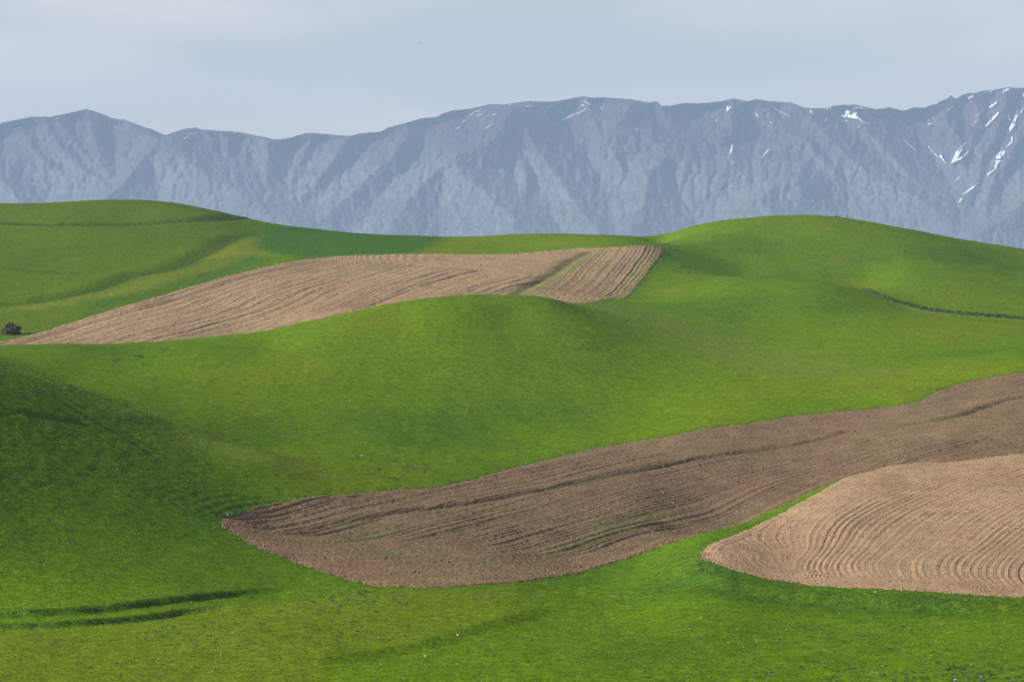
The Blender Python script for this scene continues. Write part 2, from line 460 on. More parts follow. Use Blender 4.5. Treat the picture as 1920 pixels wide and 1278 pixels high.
def ground_detail(x, y):
    """small relief on the hills: banks, gully, ditches, lumps"""
    z = np.zeros(x.shape)
    px = x / y * F + CX
    wob = fbm(x * 0.25, y * 0.12, 3, 3)
    for line, drop, run, decay in ((BANK_A, 0.62, 1.2, 9), (BANK_B, 0.55, 0.9, 10), (BANK_C, 0.9, 3.5, 14), (BANK_D, 0.55, 2.5, 20)):
        m = near_box(x, y, line, 45)
        if m.any():
            h, d, e = bank(x[m] + 0.3 * wob[m], y[m] + 1.2 * wob[m], line, drop, run, decay)
            z[m] += h
    m = near_box(x, y, GULLY, 40)
    if m.any():
        d, t = polyline_dist(x[m], y[m] + 2.0 * wob[m], GULLY, True)
        a = smooth(0.06, 0.35, t); g_ = 0.28 + 0.72 * smooth(0.4, 0.7, t)
        z[m] += a * (0.4 * np.exp(-((d - 3.0 * g_) / (3.0 * g_)) ** 2) - 0.5 * np.exp(-((d + 1.5 * g_) / (1.8 * g_)) ** 2))
    for line, w, hgt in ((TRACK_1, 4.5, -0.8), (TRACK_2, 5.0, -0.6), (TRACK_3, 4.0, -0.25), (TRACK_4, 1.6, -0.12), (TRACK_5, 0.7, -0.10)):
        m = near_box(x, y, line, 20)
        if m.any():
            d, t = polyline_dist(x[m], y[m] + 1.5 * wob[m], line, True)
            e = smooth(0, 0.08, t) * smooth(0, 0.15, 1 - t)
            z[m] += e * (hgt * np.exp(-(d / w) ** 2) - hgt * 0.6 * np.exp(-((d - 1.7 * w) / w) ** 2))
    m = near_box(x, y, mid_top[:40], 14)
    if m.any():
        d, t = polyline_dist(x[m], y[m] + 0.8 * wob[m], mid_top[:40])
        z[m] += 0.05 * np.cos(2 * np.pi * d / 1.7) * np.exp(-d / 6.0) * smooth(1.0, 0.6, t)      # combed rows of grass round the field's pointed end
    z += 0.55 * fbm(x * 0.022, y * 0.014, 3, 21) * smooth(240, 420, y)
    z += 0.12 * fbm(x * 0.16, y * 0.07, 4, 31)
    return z

def height(x, y):
    return base_height(x, y) + ground_detail(x, y)

# ------------------------------------------------------------------ view-adapted grid (rows closer together where the ground faces the camera)
def row_table(nrows, y0=226.0, y1=2000.0, cols=np.arange(-280, 2241, 40.0)):
    ly = np.linspace(math.log(y0), math.log(y1), 1600); ys = np.exp(ly)
    pp, yy = np.meshgrid(cols, ys)
    z = base_height((pp - CX) / F * yy, yy)
    row = project((pp - CX) / F * yy, yy, z)[1]
    vis = row <= np.minimum.accumulate(row, 0) + 2.0
    d = np.abs(np.gradient(row, axis=0)) * np.where(vis, 1, 0.12) + 0.04
    d[ys > 1480] = 0.015
    k = np.exp(-0.5 * (np.arange(-6, 7) / 2.2) ** 2); k /= k.sum()
    dp = np.pad(d, ((0, 0), (6, 6)), mode='edge')
    d = sum(k[j] * dp[:, j:j + d.shape[1]] for j in range(13))
    k2 = np.exp(-0.5 * (np.arange(-20, 21) / 8.0) ** 2); k2 /= k2.sum()
    d = np.apply_along_axis(lambda c: np.convolve(np.pad(c, 20, mode='edge'), k2, 'valid'), 0, d)
    cum = np.cumsum(d, 0); cum = (cum - cum[0]) / (cum[-1] - cum[0])
    q = np.linspace(0, 1, nrows)
    return cols, np.array([np.interp(q, cum[:, j], ly) for j in range(len(cols))]).T   # nrows x ncols of ln y

def view_grid(px, table):
    cols, L = table
    i = np.clip((px - cols[0]) / (cols[1] - cols[0]), 0, len(cols) - 1.001)
    i0 = i.astype(int); f = i - i0
    ly = L[:, i0] * (1 - f) + L[:, i0 + 1] * f
    Y = np.exp(ly)
    return (px[None, :] - CX) / F * Y, Y

# ------------------------------------------------------------------ grass hills
def lerp3(c, target, w):
    return c * (1 - w[..., None]) + np.array(target) * w[..., None]

def SPUR_SIDE(x, y):
    yy = np.interp(x / y * F + CX, SPUR[:, 0] / SPUR[:, 1] * F + CX, SPUR[:, 1])
    return y - yy

def grass_tint(x, y):
    px = x / y * F + CX
    n1 = fbm(x * 0.012, y * 0.006, 4, 41); n2 = fbm(x * 0.05, y * 0.018, 4, 51); n3 = fbm(x * 0.2, y * 0.05, 3, 57)
    c = np.empty(x.shape + (3,)); c[:] = (0.102, 0.182, 0.007)
    c = lerp3(c, (0.150, 0.192, 0.008), 0.62 * smooth(-0.1, 0.6, n1 + 0.35 * n2))          # yellower sward
    c = lerp3(c, (0.066, 0.140, 0.012), smooth(0.0, 0.55, -n1 + 0.45 * n2) * 0.75)    # lusher sward
    c = lerp3(c, (0.150, 0.160, 0.030), smooth(0.25, 0.7, n2 + 0.4 * n3) * 0.3)      # dry patches
    lush_shade = np.where(px < 760, smooth(3, -14, SPUR_SIDE(x, y)) * smooth(300, 335, y + 8 * n2) * smooth(700, 430, px), 0)
    c = lerp3(c, (0.058, 0.126, 0.007), 0.5 * lush_shade)                                 # lusher growth, with the near left slope's shade painted in
    c = lerp3(c, (0.080, 0.126, 0.007), 0.75 * smooth(520, 420, px + 40 * n2) * smooth(850, 900, y))      # duller, darker olive on the far left hill
    crease = np.interp(px, BANK_D[:, 0] / BANK_D[:, 1] * F + CX, BANK_D[:, 1])
    crease = np.where(px < 600, 200.0, crease)
    far_end = np.interp(px, np.r_[BANK_B[:, 0] / BANK_B[:, 1] * F + CX, 600, 750], np.r_[BANK_B[:, 1], 322, 328])
    olive = smooth(-3, 4, y - crease + 5 * n2) * smooth(1080, 900, px) * smooth(1.0, -2.0, y - far_end + 1.5 * n3)
    c = lerp3(c, (0.138, 0.178, 0.014), 0.45 * olive)                                # grazed, yellower flat left of the crease
    def near(line, pad):
        return near_box(x, y, line, pad)
    for line, w, col, amt, sharp in ((SPUR, 9, (0.150, 0.190, 0.035), 0.40, 1), (RIDGE, 14, (0.150, 0.190, 0.035), 0.5, 1), (TRACK_1, 4.0, (0.030, 0.075, 0.008), 0.9, 1), (TRACK_2, 4.5, (0.040, 0.095, 0.008), 0.75, 1),
                                     (TRACK_3, 6, (0.050, 0.100, 0.012), 0.5, 1), (TRACK_4, 2.2, (0.040, 0.085, 0.012), 0.6, 1), (TRACK_5, 0.9, (0.035, 0.080, 0.012), 0.6, 1)):
        m = near(line, w * 4)
        if m.any():
            d, t = polyline_dist(x[m], y[m] + 3 * n3[m], line, True)
            e = smooth(0, 0.07, t) * smooth(0, 0.1, 1 - t)
            c[m] = lerp3(c[m], col, amt * e * np.exp(-(d / w) ** 2) * np.clip(1 + 0.5 * n2[m], 0, 1))
            if line is TRACK_2:
                c[m] = lerp3(c[m], (0.17, 0.19, 0.03), 0.6 * e * np.exp(-((d + 15) / 8) ** 2))
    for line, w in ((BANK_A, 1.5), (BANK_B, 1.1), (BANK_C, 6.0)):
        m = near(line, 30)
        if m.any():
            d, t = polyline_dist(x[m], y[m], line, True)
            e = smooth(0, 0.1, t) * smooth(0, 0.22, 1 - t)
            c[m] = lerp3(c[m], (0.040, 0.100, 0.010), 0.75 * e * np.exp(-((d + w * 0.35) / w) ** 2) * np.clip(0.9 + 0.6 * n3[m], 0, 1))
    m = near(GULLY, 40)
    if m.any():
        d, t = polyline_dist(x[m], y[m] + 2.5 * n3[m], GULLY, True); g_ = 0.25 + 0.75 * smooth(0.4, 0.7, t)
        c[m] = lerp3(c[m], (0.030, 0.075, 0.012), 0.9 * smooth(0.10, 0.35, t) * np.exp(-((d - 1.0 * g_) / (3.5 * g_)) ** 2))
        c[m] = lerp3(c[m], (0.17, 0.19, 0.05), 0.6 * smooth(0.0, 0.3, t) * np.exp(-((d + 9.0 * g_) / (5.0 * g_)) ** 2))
    for poly, col, amt, soft in ((FAR_CROP, (0.042, 0.118, 0.018), 0.9, 9), (CROP_LOW, (0.045, 0.115, 0.016), 0.8, 12), (YELLOW, (0.22, 0.22, 0.022), 0.85, 14)):
        m = near(poly, 40)
        if m.any():
            s = poly_sdf(x[m], y[m] + 8 * n3[m], poly)
            c[m] = lerp3(c[m], col, amt * smooth(-soft * 0.4, soft, s))
    for poly in (POLY_MID, POLY_FAR, POLY_NEAR):                                  # rank grass left standing along the ploughed edges
        m = near(poly, 12)
        if m.any():
            s = poly_sdf(x[m], y[m], poly)
            c[m] = lerp3(c[m], (0.055, 0.125, 0.014), 0.7 * np.exp(-np.abs(s) / 3.0) * np.clip(0.8 + 0.8 * n3[m], 0, 1))
    c *= (1 + 0.10 * n3)[..., None]
    return c

TABLE = row_table(600)
gpx = np.arange(-260, 2225, 2.7)
GX, GY = view_grid(gpx, TABLE)
GZ = height(GX, GY)
field_depth = np.full(GX.shape, -1e9)
for poly in (POLY_MID, POLY_FAR, POLY_NEAR):
    m = near_box(GX, GY, poly, 15)
    s = np.full(GX.shape, -1e9)
    s[m] = poly_sdf(GX[m], GY[m], poly)
    field_depth = np.maximum(field_depth, s)
GZ -= 0.55 * smooth(0.4, 2.2, field_depth)            # the turf is cut away under the ploughed soil
tuft = 0.05 * perlin(GX * 0.7, GY * 0.3, 71) + 0.03 * perlin(GX * 2.9, GY * 1.3, 73)
GZ += tuft * (0.5 + GY / 900.0)
fmax = field_depth
keep = ~((fmax[:-1, :-1] > 4) & (fmax[1:, :-1] > 4) & (fmax[:-1, 1:] > 4) & (fmax[1:, 1:] > 4))
v = np.stack([GX, GY, GZ], -1).reshape(-1, 3)
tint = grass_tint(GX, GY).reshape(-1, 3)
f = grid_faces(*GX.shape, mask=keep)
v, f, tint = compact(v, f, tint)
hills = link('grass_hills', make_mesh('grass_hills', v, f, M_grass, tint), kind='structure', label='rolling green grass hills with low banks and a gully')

# ------------------------------------------------------------------ ploughed fields with real furrows
def noise1(t, seed):
    return perlin(t, np.full_like(t, 0.37 + seed * 1.7), seed)

def furrow(phi, x, y, spacing, seed, along=0.02):
    """irregular furrow relief across phi (metres), -1..1"""
    jit = perlin(x * along, y * along, seed + 5) * 0.35 * spacing
    p = (phi + jit) / spacing
    return 0.55 * np.sin(2 * np.pi * p) * (0.7 + 0.6 * noise1(p * 0.23, seed)) + 0.8 * noise1(p * 0.55, seed + 2) + 0.5 * noise1(p * 1.1, seed + 4)

TABLE_F = row_table(1150)
def build_field(name, poly, px0, px1, step, relief, tint_fn, label):
    px = np.arange(px0, px1, step)
    X, Y = view_grid(px, TABLE_F)
    ymin, ymax = poly[:, 1].min() - 4, poly[:, 1].max() + 4
    rows = np.where((Y.max(1) > ymin) & (Y.min(1) < ymax))[0]
    X, Y = X[rows[0]:rows[-1] + 1], Y[rows[0]:rows[-1] + 1]
    S = np.full(X.shape, -9.0)
    m = near_box(X, Y, poly, 2)
    rag = 0.9 * fbm(X * 0.9, Y * 0.35, 4, 91, 0.7)
    S[m] = poly_sdf(X[m], Y[m], poly) + rag[m]
    cellmax = np.maximum(np.maximum(S[:-1, :-1], S[1:, :-1]), np.maximum(S[:-1, 1:], S[1:, 1:]))
    f = grid_faces(*X.shape, mask=cellmax > -0.4)
    v = np.stack([X, Y], -1).reshape(-1, 2)
    v, f, s = compact(v, f, S.reshape(-1))
    x, y = v[:, 0], v[:, 1]
    rel, aux = relief(x, y, s)
    z = height(x, y) + 0.06 + rel * smooth(-0.1, 1.2, s) - 0.5 * smooth(0.3, -0.5, s)
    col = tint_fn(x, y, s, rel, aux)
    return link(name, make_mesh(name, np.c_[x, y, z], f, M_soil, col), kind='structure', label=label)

mid_guide = ground_line([(412, 975), (640, 931), (950, 877), (1330, 801), (1720, 750), (1930, 698), (2170, 668)], 400, 760, 10)
DEAD = ground_line([(530, 1003), (600, 990), (680, 972), (793, 957), (907, 944), (950, 936), (1007, 923), (1140, 892), (1280, 864), (1363, 852), (1447, 840), (1580, 812), (1593, 807), (1713, 795), (1797, 780), (1863, 757), (1920, 745), (2150, 715)], 380, 640)

def relief_mid(x, y, s):
    phi, t = polyline_dist(x, y, mid_guide)
    phi2 = phi + 0.5 * fbm(x * 0.03, y * 0.012, 3, 101)
    fade = 0.6 + 0.8 * smooth(-0.3, 0.4, fbm(x * 0.03, y * 0.015, 3, 102))
    h = fade * (0.15 * furrow(phi2, x, y, 2.4, 103, 0.01) + 0.12 * furrow(phi2, x, y, 1.0, 107, 0.01))
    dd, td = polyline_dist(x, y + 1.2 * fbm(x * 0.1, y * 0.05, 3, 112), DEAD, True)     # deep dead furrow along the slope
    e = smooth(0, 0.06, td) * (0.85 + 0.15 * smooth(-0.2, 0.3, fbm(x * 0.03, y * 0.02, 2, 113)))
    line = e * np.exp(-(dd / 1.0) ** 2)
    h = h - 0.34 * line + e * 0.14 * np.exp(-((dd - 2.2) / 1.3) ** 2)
    h = h + 0.05 * perlin(x * 1.7, y * 0.9, 115) + 0.04 * perlin(x * 3.7, y * 1.9, 117)
    return h, (phi, t, line)

def tint_mid(x, y, s, rel, aux):
    phi, t, line = aux
    n = fbm(x * 0.04, y * 0.015, 4, 121); n2 = fbm(x * 0.3, y * 0.1, 3, 123)
    c = np.empty((len(x), 3)); c[:] = (0.176, 0.127, 0.076)
    c = lerp3(c, (0.180, 0.120, 0.076), smooth(-0.2, 0.5, n))
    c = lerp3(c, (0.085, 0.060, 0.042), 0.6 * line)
    px = x / y * F + CX
    dl, _ = polyline_dist(x, y, mid_low)
    wn_ = fbm(phi * 0.09, x * 0.05, 4, 127) + 0.3 * n2
    low_band = smooth(4, 9, dl) * smooth(34, 16, dl) * smooth(1500, 1150, px) * smooth(600, 700, px)
    top_band = smooth(2, 5, s) * smooth(1000, 600, px) * smooth(40, 15, phi)
    weeds = smooth(0.18, 0.55, wn_ - 0.05 + 0.32 * low_band + 0.22 * top_band)
    c = lerp3(c, (0.095, 0.135, 0.040), 0.38 * weeds * smooth(2.0, 6, s))
    c = lerp3(c, (0.24, 0.15, 0.095), 0.6 * np.exp(-np.maximum(s, 0) / 3.0) * smooth(0.5, 0.3, t))
    return c * (1 + 0.22 * n2)[:, None]

def relief_far(x, y, s):
    phi, t = polyline_dist(x, y, far_top)
    phr, _ = polyline_dist(x, y, far_right)
    div, td = polyline_dist(x, y, FAR_DIV, True)
    phi2 = phi + 3.0 * fbm(x * 0.02, y * 0.012, 3, 131)
    phr2 = phr + 0.9 * fbm(x * 0.03, y * 0.015, 3, 133)
    wr = smooth(-2.0, 2.0, div)            # FAR_DIV runs towards the camera: left of it is the right-hand strip
    h = (0.26 * furrow(phi2, x, y, 5.0, 135) + 0.20 * furrow(phi2, x, y, 2.2, 137)) * (1 - wr) + (0.10 * furrow(phr2, x, y, 1.4, 139) + 0.05 * furrow(phr2, x, y, 0.7, 141)) * wr
    h = h + 0.08 * perlin(x * 0.9, y * 0.4, 143)
    dv = np.exp(-(div / 4.0) ** 2)
    return h * (1 - 0.6 * dv) - 0.7 * np.exp(-((div + 1.0) / 2.0) ** 2), (phi, phr, dv, wr)

def tint_far(x, y, s, rel, aux):
    phi, phr, dv, wr = aux
    n = fbm(x * 0.02, y * 0.01, 4, 151); n2 = fbm(x * 0.2, y * 0.06, 3, 153)
    c = np.empty((len(x), 3)); c[:] = (0.300, 0.213, 0.128)
    c = lerp3(c, (0.265, 0.182, 0.112), smooth(-0.2, 0.5, n))
    px = x / y * F + CX
    weeds = smooth(0.12, 0.5, fbm(phi * 0.04, x * 0.01, 3, 157) + 0.3 * n2) * smooth(950, 600, px)
    c = lerp3(c, (0.15, 0.155, 0.06), 0.55 * weeds)
    c = lerp3(c, (0.115, 0.145, 0.045), 0.8 * dv * np.clip(0.8 + n2, 0, 1))
    c = lerp3(c, (0.13, 0.17, 0.04), 0.6 * wr * smooth(0.1, 0.5, n2 + 0.4 * np.exp(-phr / 6)))
    return c * (1 + 0.2 * n2)[:, None]

def relief_near(x, y, s):
    phi, t = polyline_dist(x, y, near_up)
    plo, tl = polyline_dist(x, y, near_low)
    n0 = fbm(x * 0.05, y * 0.02, 3, 160)
    run = 0.95 * x - 0.30 * (y - 380) - 0.005 * (x - 30) * (y - 380)
    ph2 = run - 14.0 * np.exp(-np.maximum(plo + 3.0 * n0, 0) / 10.0)          # strokes run up the slope and hook round at the headland
    ph2 = ph2 + 0.20 * fbm(x * 0.16, y * 0.035, 3, 161) + 0.5 * n0
    amp = 0.65 + 0.7 * smooth(-0.35, 0.4, fbm(x * 0.09, y * 0.04, 3, 162))
    h = amp * (0.036 * furrow(ph2, x, y, 0.34, 163, 0.03) + 0.055 * furrow(ph2, x, y, 1.05, 167, 0.03))
    head = smooth(11.0, 6.0, plo + 4.0 * fbm(x * 0.12, y * 0.05, 3, 169))
    cross = 0.05 * furrow(x + 0.25 * np.sin(y * 0.8) + 0.3 * n0, x, y, 0.42, 175, 0.05) * smooth(0.15, 0.4, fbm(x * 0.15, y * 0.07, 2, 177))
    h2 = 0.035 * furrow(plo + 1.6 * fbm(x * 0.2, y * 0.05, 3, 161), x, y, 0.9, 171, 0.05) + cross
    h = h * (1 - head) + h2 * head
    edge = smooth(3.0, 1.2, phi)
    h = h * (1 - edge) + 0.09 * furrow(phi, x, y, 0.8, 173) * edge
    h = h + 0.025 * perlin(x * 3.1, y * 1.7, 178)
    return h, (phi, plo, head)

def tint_near(x, y, s, rel, aux):
    n = fbm(x * 0.08, y * 0.03, 4, 181); n2 = fbm(x * 0.6, y * 0.2, 3, 183)
    c = np.empty((len(x), 3)); c[:] = (0.325, 0.228, 0.142)
    c = lerp3(c, (0.290, 0.195, 0.120), smooth(-0.2, 0.5, n))
    return c * (1 + 0.15 * n2)[:, None]

build_field('ploughed_field', POLY_MID, 395, 2150, 1.6, relief_mid, tint_mid, 'long brown ploughed field curving along the valley floor, pointed at one end')
build_field('ploughed_field', POLY_FAR, -60, 1262, 1.3, relief_far, tint_far, 'pale tan ploughed field on the far slope behind the grassy knoll')
build_field('ploughed_field', POLY_NEAR, 1300, 2200, 1.3, relief_near, tint_near, 'light tan harrowed field with swirling tine marks on the near rise')

# ------------------------------------------------------------------ plain between the hills and the mountains
px_, py_ = np.meshgrid(np.linspace(-9000, 9000, 40), np.r_[1950, np.linspace(2600, 19000, 40)])
pz_ = -18 + 6 * fbm(px_ * 0.0006, py_ * 0.0006, 3, 191)
pc_ = np.empty((px_.size, 3)); pc_[:] = (0.10, 0.14, 0.03)
link('valley_plain', make_mesh('valley_plain', np.stack([px_, py_, pz_], -1).reshape(-1, 3), grid_faces(*px_.shape), M_grass, pc_), kind='structure', label='green valley plain behind the hills')

# ------------------------------------------------------------------ mountain range
SKY_PTS = [(-260, 250), (-120, 240), (0, 231), (30, 225), (60, 219), (95, 219), (130, 212), (152, 206.5), (162, 204.5), (172, 207), (185, 211), (215, 223), (232, 224), (250, 231), (275, 240), (287, 243), (300, 250), (310, 253), (325, 248), (345, 242), (365, 239), (378, 243), (400, 244.5), (425, 246), (450, 248), (490, 256), (510, 260.5), (525, 261.5), (545, 258),
           (570, 250.5), (585, 249.5), (610, 251), (640, 254), (655, 255), (672, 251), (690, 249), (713, 247), (727, 239), (740, 236), (770, 228), (790, 222), (820, 219), (832, 212), (845, 208), (880, 204), (905, 198), (922, 195), (945, 196), (960, 193.5), (990, 189.5), (1020, 190.5), (1040, 190.5), (1065, 186), (1085, 182), (1095, 180.5), (1108, 183), (1135, 182.5), (1150, 184.5), (1165, 184.5),
           (1195, 188), (1212, 192), (1219, 192), (1224, 191), (1229, 190), (1234, 192), (1240, 198), (1258, 198), (1285, 193), (1310, 194), (1335, 192), (1355, 189), (1366, 187), (1377, 185), (1390, 188), (1402, 189.5), (1418, 186), (1432, 188), (1450, 190.5), (1480, 192), (1492, 195), (1505, 201), (1518, 203), (1545, 203), (1560, 199), (1580, 196.5), (1605, 196.5), (1620, 200), (1645, 205), (1655, 204), (1667, 201), (1680, 204), (1690, 207), (1698, 207),
           (1708, 203), (1716, 201), (1725, 202.5), (1735, 201.5), (1745, 197), (1756, 195), (1762, 190), (1770, 187), (1777, 184), (1783, 178), (1789, 184), (1795, 184.5), (1803, 179), (1812, 176), (1819, 173.5), (1824, 176), (1840, 171), (1860, 169), (1875, 166), (1890, 164), (1920, 165), (1980, 170), (2080, 190), (2200, 215)]
SKX = np.array([p[0] for p in SKY_PTS], float); SKYR = np.array([p[1] for p in SKY_PTS], float)
RIDGES = [
    ([(-70, 250), (-40, 300), (10, 340), (40, 390)], 0), ([(28, 226), (40, 245), (55, 265), (66, 288), (90, 310)], 15), ([(72, 222), (95, 245), (112, 275), (132, 292), (155, 318), (188, 338)], 0),
    ([(106, 220), (120, 245), (152, 282), (176, 307), (203, 333)], 5), ([(162, 205), (172, 240), (181, 270), (187, 300), (205, 325)], 0), ([(30, 300), (80, 300), (115, 325), (130, 360)], 20),
    ([(255, 233), (240, 280), (220, 330), (190, 360)], 30), ([(287, 244), (306, 264), (331, 281), (352, 302), (385, 328), (432, 350), (500, 392), (565, 425)], -40), ([(300, 262), (265, 300), (225, 350), (150, 400)], -15), 
    ([(365, 239), (350, 262), (372, 285), (395, 305)], 10), ([(380, 244), (394, 262), (396, 280), (404, 298), (425, 318)], 0), ([(415, 246), (427, 270), (430, 292), (447, 318), (470, 335)], 0), ([(470, 252), (462, 290), (475, 320), (500, 350)], 15),
    ([(500, 259), (505, 280), (504, 310), (501, 335), (505, 365), (530, 390)], -10), ([(585, 250), (575, 285), (560, 310), (545, 345)], 10), ([(650, 262), (620, 305), (598, 332), (573, 362), (548, 378)], -10), 
    ([(760, 262), (740, 292), (708, 315), (680, 345), (640, 378), (600, 412)], -20),  
    ([(960, 194), (945, 235), (918, 270), (885, 284), (862, 287), (856, 304), (872, 330), (896, 346), (935, 383), (965, 415)], -50), ([(862, 290), (820, 320), (770, 370), (730, 430)], -30), 
    ([(965, 235), (972, 270), (976, 300), (986, 322), (985, 355), (970, 390)], -10), ([(985, 243), (1002, 276), (1022, 302), (1042, 326), (1056, 346), (1082, 386), (1122, 432)], -25), 
    ([(1097, 181), (1112, 225), (1126, 252), (1150, 290), (1170, 330)], 0),  ([(1180, 186), (1170, 220), (1150, 245), (1185, 250), (1212, 257), (1242, 277), (1292, 304), (1345, 320), (1376, 318), (1405, 340)], -25), ([(1229, 190), (1245, 215), (1275, 250), (1310, 262), (1340, 290), (1370, 320)], 0),
    ([(1290, 300), (1255, 292), (1222, 320), (1216, 346), (1208, 382), (1180, 415)], -30),  ([(1377, 186), (1370, 215), (1372, 245), (1345, 262)], -5), ([(1418, 187), (1440, 210), (1470, 240), (1515, 262), (1550, 300)], 10), ([(1490, 262), (1440, 300), (1400, 325)], 10),
    ([(1500, 200), (1530, 230), (1560, 262), (1620, 318), (1685, 352), (1750, 392), (1800, 425)], -15), ([(1440, 345), (1490, 345), (1465, 343), (1432, 364), (1425, 376), (1442, 396), (1458, 412)], -45), ([(1500, 262), (1520, 272), (1532, 292), (1552, 312), (1565, 325)], -5), 
    ([(1600, 197), (1625, 240), (1680, 302), (1722, 340), (1762, 372), (1795, 392)], 0),  ([(1783, 179), (1775, 220), (1795, 250), (1800, 275)], 0), ([(1819, 174), (1835, 215), (1825, 265), (1805, 300)], 0),
    ([(1890, 165), (1880, 210), (1862, 260), (1845, 290), (1835, 330), (1812, 380)], -10), ([(1960, 168), (1935, 230), (1905, 270), (1890, 300), (1860, 345), (1850, 400)], -20), ([(1980, 250), (1950, 320), (1900, 400), (1830, 440)], -35), ([(2060, 190), (2050, 280), (2020, 380)], -10), 
]
RIDGE_LINES = [(catmull(r, 3), o) for r, o in RIDGES]
MPX = 2.64

mpx = np.arange(-230, 2160, 2.0)
NR = 210
msky = np.interp(mpx, SKX, SKYR) + 0.6 * perlin(mpx * 0.12, mpx * 0 + 3.3, 231) + 0.5 * perlin(mpx * 0.33, mpx * 0 + 1.3, 233)
tt = np.linspace(0, 1, NR)
MP = np.repeat(mpx[None, :], NR, 0)
MR = 520 + (msky[None, :] - 520) * tt[:, None]

def blur(a, n):
    for _ in range(n):
        p = np.pad(a, 1, mode='edge')
        a = (p[:-2, 1:-1] + p[2:, 1:-1] + p[1:-1, :-2] + p[1:-1, 2:] + 2 * p[1:-1, 1:-1]) / 6
    return a

def mountain_relief(px, py):
    """recess of the face behind its spurs, in metres, then carved by running water"""
    wx = px + 5 * fbm(px * 0.02, py * 0.02, 3, 201) + 2.0 * perlin(px * 0.09, py * 0.07, 203)
    wy = py + 4 * fbm(px * 0.02, py * 0.02, 3, 207) + 1.5 * perlin(px * 0.09, py * 0.09, 209)
    best = np.full(px.shape, 130.0 * MPX)
    for line, off in RIDGE_LINES:
        d, t = polyline_dist(wx, wy, line)
        c = (d * 0.92 + off + 6) * MPX
        h = np.clip(0.5 + 0.5 * (best - c) / 24.0, 0, 1)
        best = best * (1 - h) + c * h - 24.0 * h * (1 - h)
    best = 280.0 * np.tanh(best / 280.0)
    cliff = smooth(0.0, 0.4, fbm(px * 0.012, py * 0.02, 3, 219) + 0.25 * smooth(330, 220, py) + 0.25 * smooth(900, 1500, px) - 0.1)
    r = best + 26 * fbm(px * 0.05, py * 0.03, 4, 211) + 7 * fbm(px * 0.2, py * 0.12, 3, 217) + cliff * 10 * perlin(px * 0.4, py * 0.12, 223)
    nr, nc = r.shape
    col = np.arange(nc)
    rr = np.random.default_rng(31)
    for it in range(5):
        acc = np.zeros(r.shape); acc[-1] = 1
        for i in range(nr - 1, 0, -1):                       # water runs from the crest (last row) down
            acc[i] += 1
            nxt = r[i - 1] + rr.normal(size=nc) * 1.5
            cand = np.stack([np.roll(nxt, 1) - 0.5, nxt, np.roll(nxt, -1) - 0.5])
            go = cand.argmax(0) - 1
            np.add.at(acc[i - 1], np.clip(col + go, 0, nc - 1), acc[i])
        carve = blur(np.log1p(np.minimum(acc, 1500) / 25.0), 2)
        r = r + 1.4 * (carve - blur(carve, 40))
        r = blur(r, 1) if it % 2 == 0 else r
    r = r + cliff * (6 * perlin(px * 0.5, py * 0.16, 227) + 5 * fbm(px * 0.3, py * 0.3, 2, 229)) + 5 * fbm(px * 0.35, py * 0.3, 2, 230)
    return r, cliff

REL, MC = mountain_relief(MP, MR)
_fade = smooth(0, 14, MR - msky[None, :])
MD = 15000 + 3.9 * (480 - MR) + _fade * (1 - 0.55 * smooth(270, 430, MR)) * REL
def mountain_depth(px, py):
    """distance of the built mountain face behind a photo pixel"""
    i = np.clip((px - mpx[0]) / 2.0, 0, len(mpx) - 1.001); i0 = i.astype(int); f = i - i0
    sky = msky[i0] * (1 - f) + msky[i0 + 1] * f
    j = np.clip((520 - py) / (520 - sky), 0, 0.9999) * (NR - 1); j0 = np.minimum(j.astype(int), NR - 2); g = j - j0
    return (MD[j0, i0] * (1 - f) + MD[j0, i0 + 1] * f) * (1 - g) + (MD[j0 + 1, i0] * (1 - f) + MD[j0 + 1, i0 + 1] * f) * g, None
MX, MZ = unproject(MP, MR, MD)
ridge_x, ridge_y, ridge_z = MX[-1], MD[-1], MZ[-1]
back_x = [ridge_x * (1 + 0.004 * k) for k in range(1, 9)]
back_y = [ridge_y + 130 * k for k in range(1, 9)]
back_z = [ridge_z - 22 * k - 16 * k * k * 0.6 + 10 * k * fbm(mpx * 0.03, mpx * 0 + k * 0.4, 3, 239) - 12 * k for k in range(1, 9)]
foot_x, foot_y = unproject(mpx, 560, MD[0])[0], MD[0] - 500
foot_z = np.full(len(mpx), -60.0)
VX = np.vstack([foot_x[None], MX, np.array(back_x)]); VY = np.vstack([foot_y[None], MD, np.array(back_y)]); VZ = np.vstack([foot_z[None], MZ, np.array(back_z)])
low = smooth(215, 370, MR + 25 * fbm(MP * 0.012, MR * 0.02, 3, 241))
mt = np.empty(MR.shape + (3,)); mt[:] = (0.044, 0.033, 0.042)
mt = lerp3(mt, (0.114, 0.124, 0.138), low)  # thicker haze towards the foot, painted as a paler bluish tint
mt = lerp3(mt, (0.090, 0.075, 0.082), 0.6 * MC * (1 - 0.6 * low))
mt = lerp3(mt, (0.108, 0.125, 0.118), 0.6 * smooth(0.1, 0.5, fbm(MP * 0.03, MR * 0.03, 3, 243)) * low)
mt *= (1 + 0.35 * fbm(MP * 0.15, MR * 0.12, 3, 245))[..., None]
mt = np.concatenate([mt[:1], mt, np.repeat(mt[-1:], 8, 0)], 0)
mountains = link('mountain_range', make_mesh('mountain_range', np.stack([VX, VY, VZ], -1).reshape(-1, 3), grid_faces(*VX.shape), M_rock, mt.reshape(-1, 3)), kind='structure', label='hazy blue-grey rocky mountain range with snow patches')

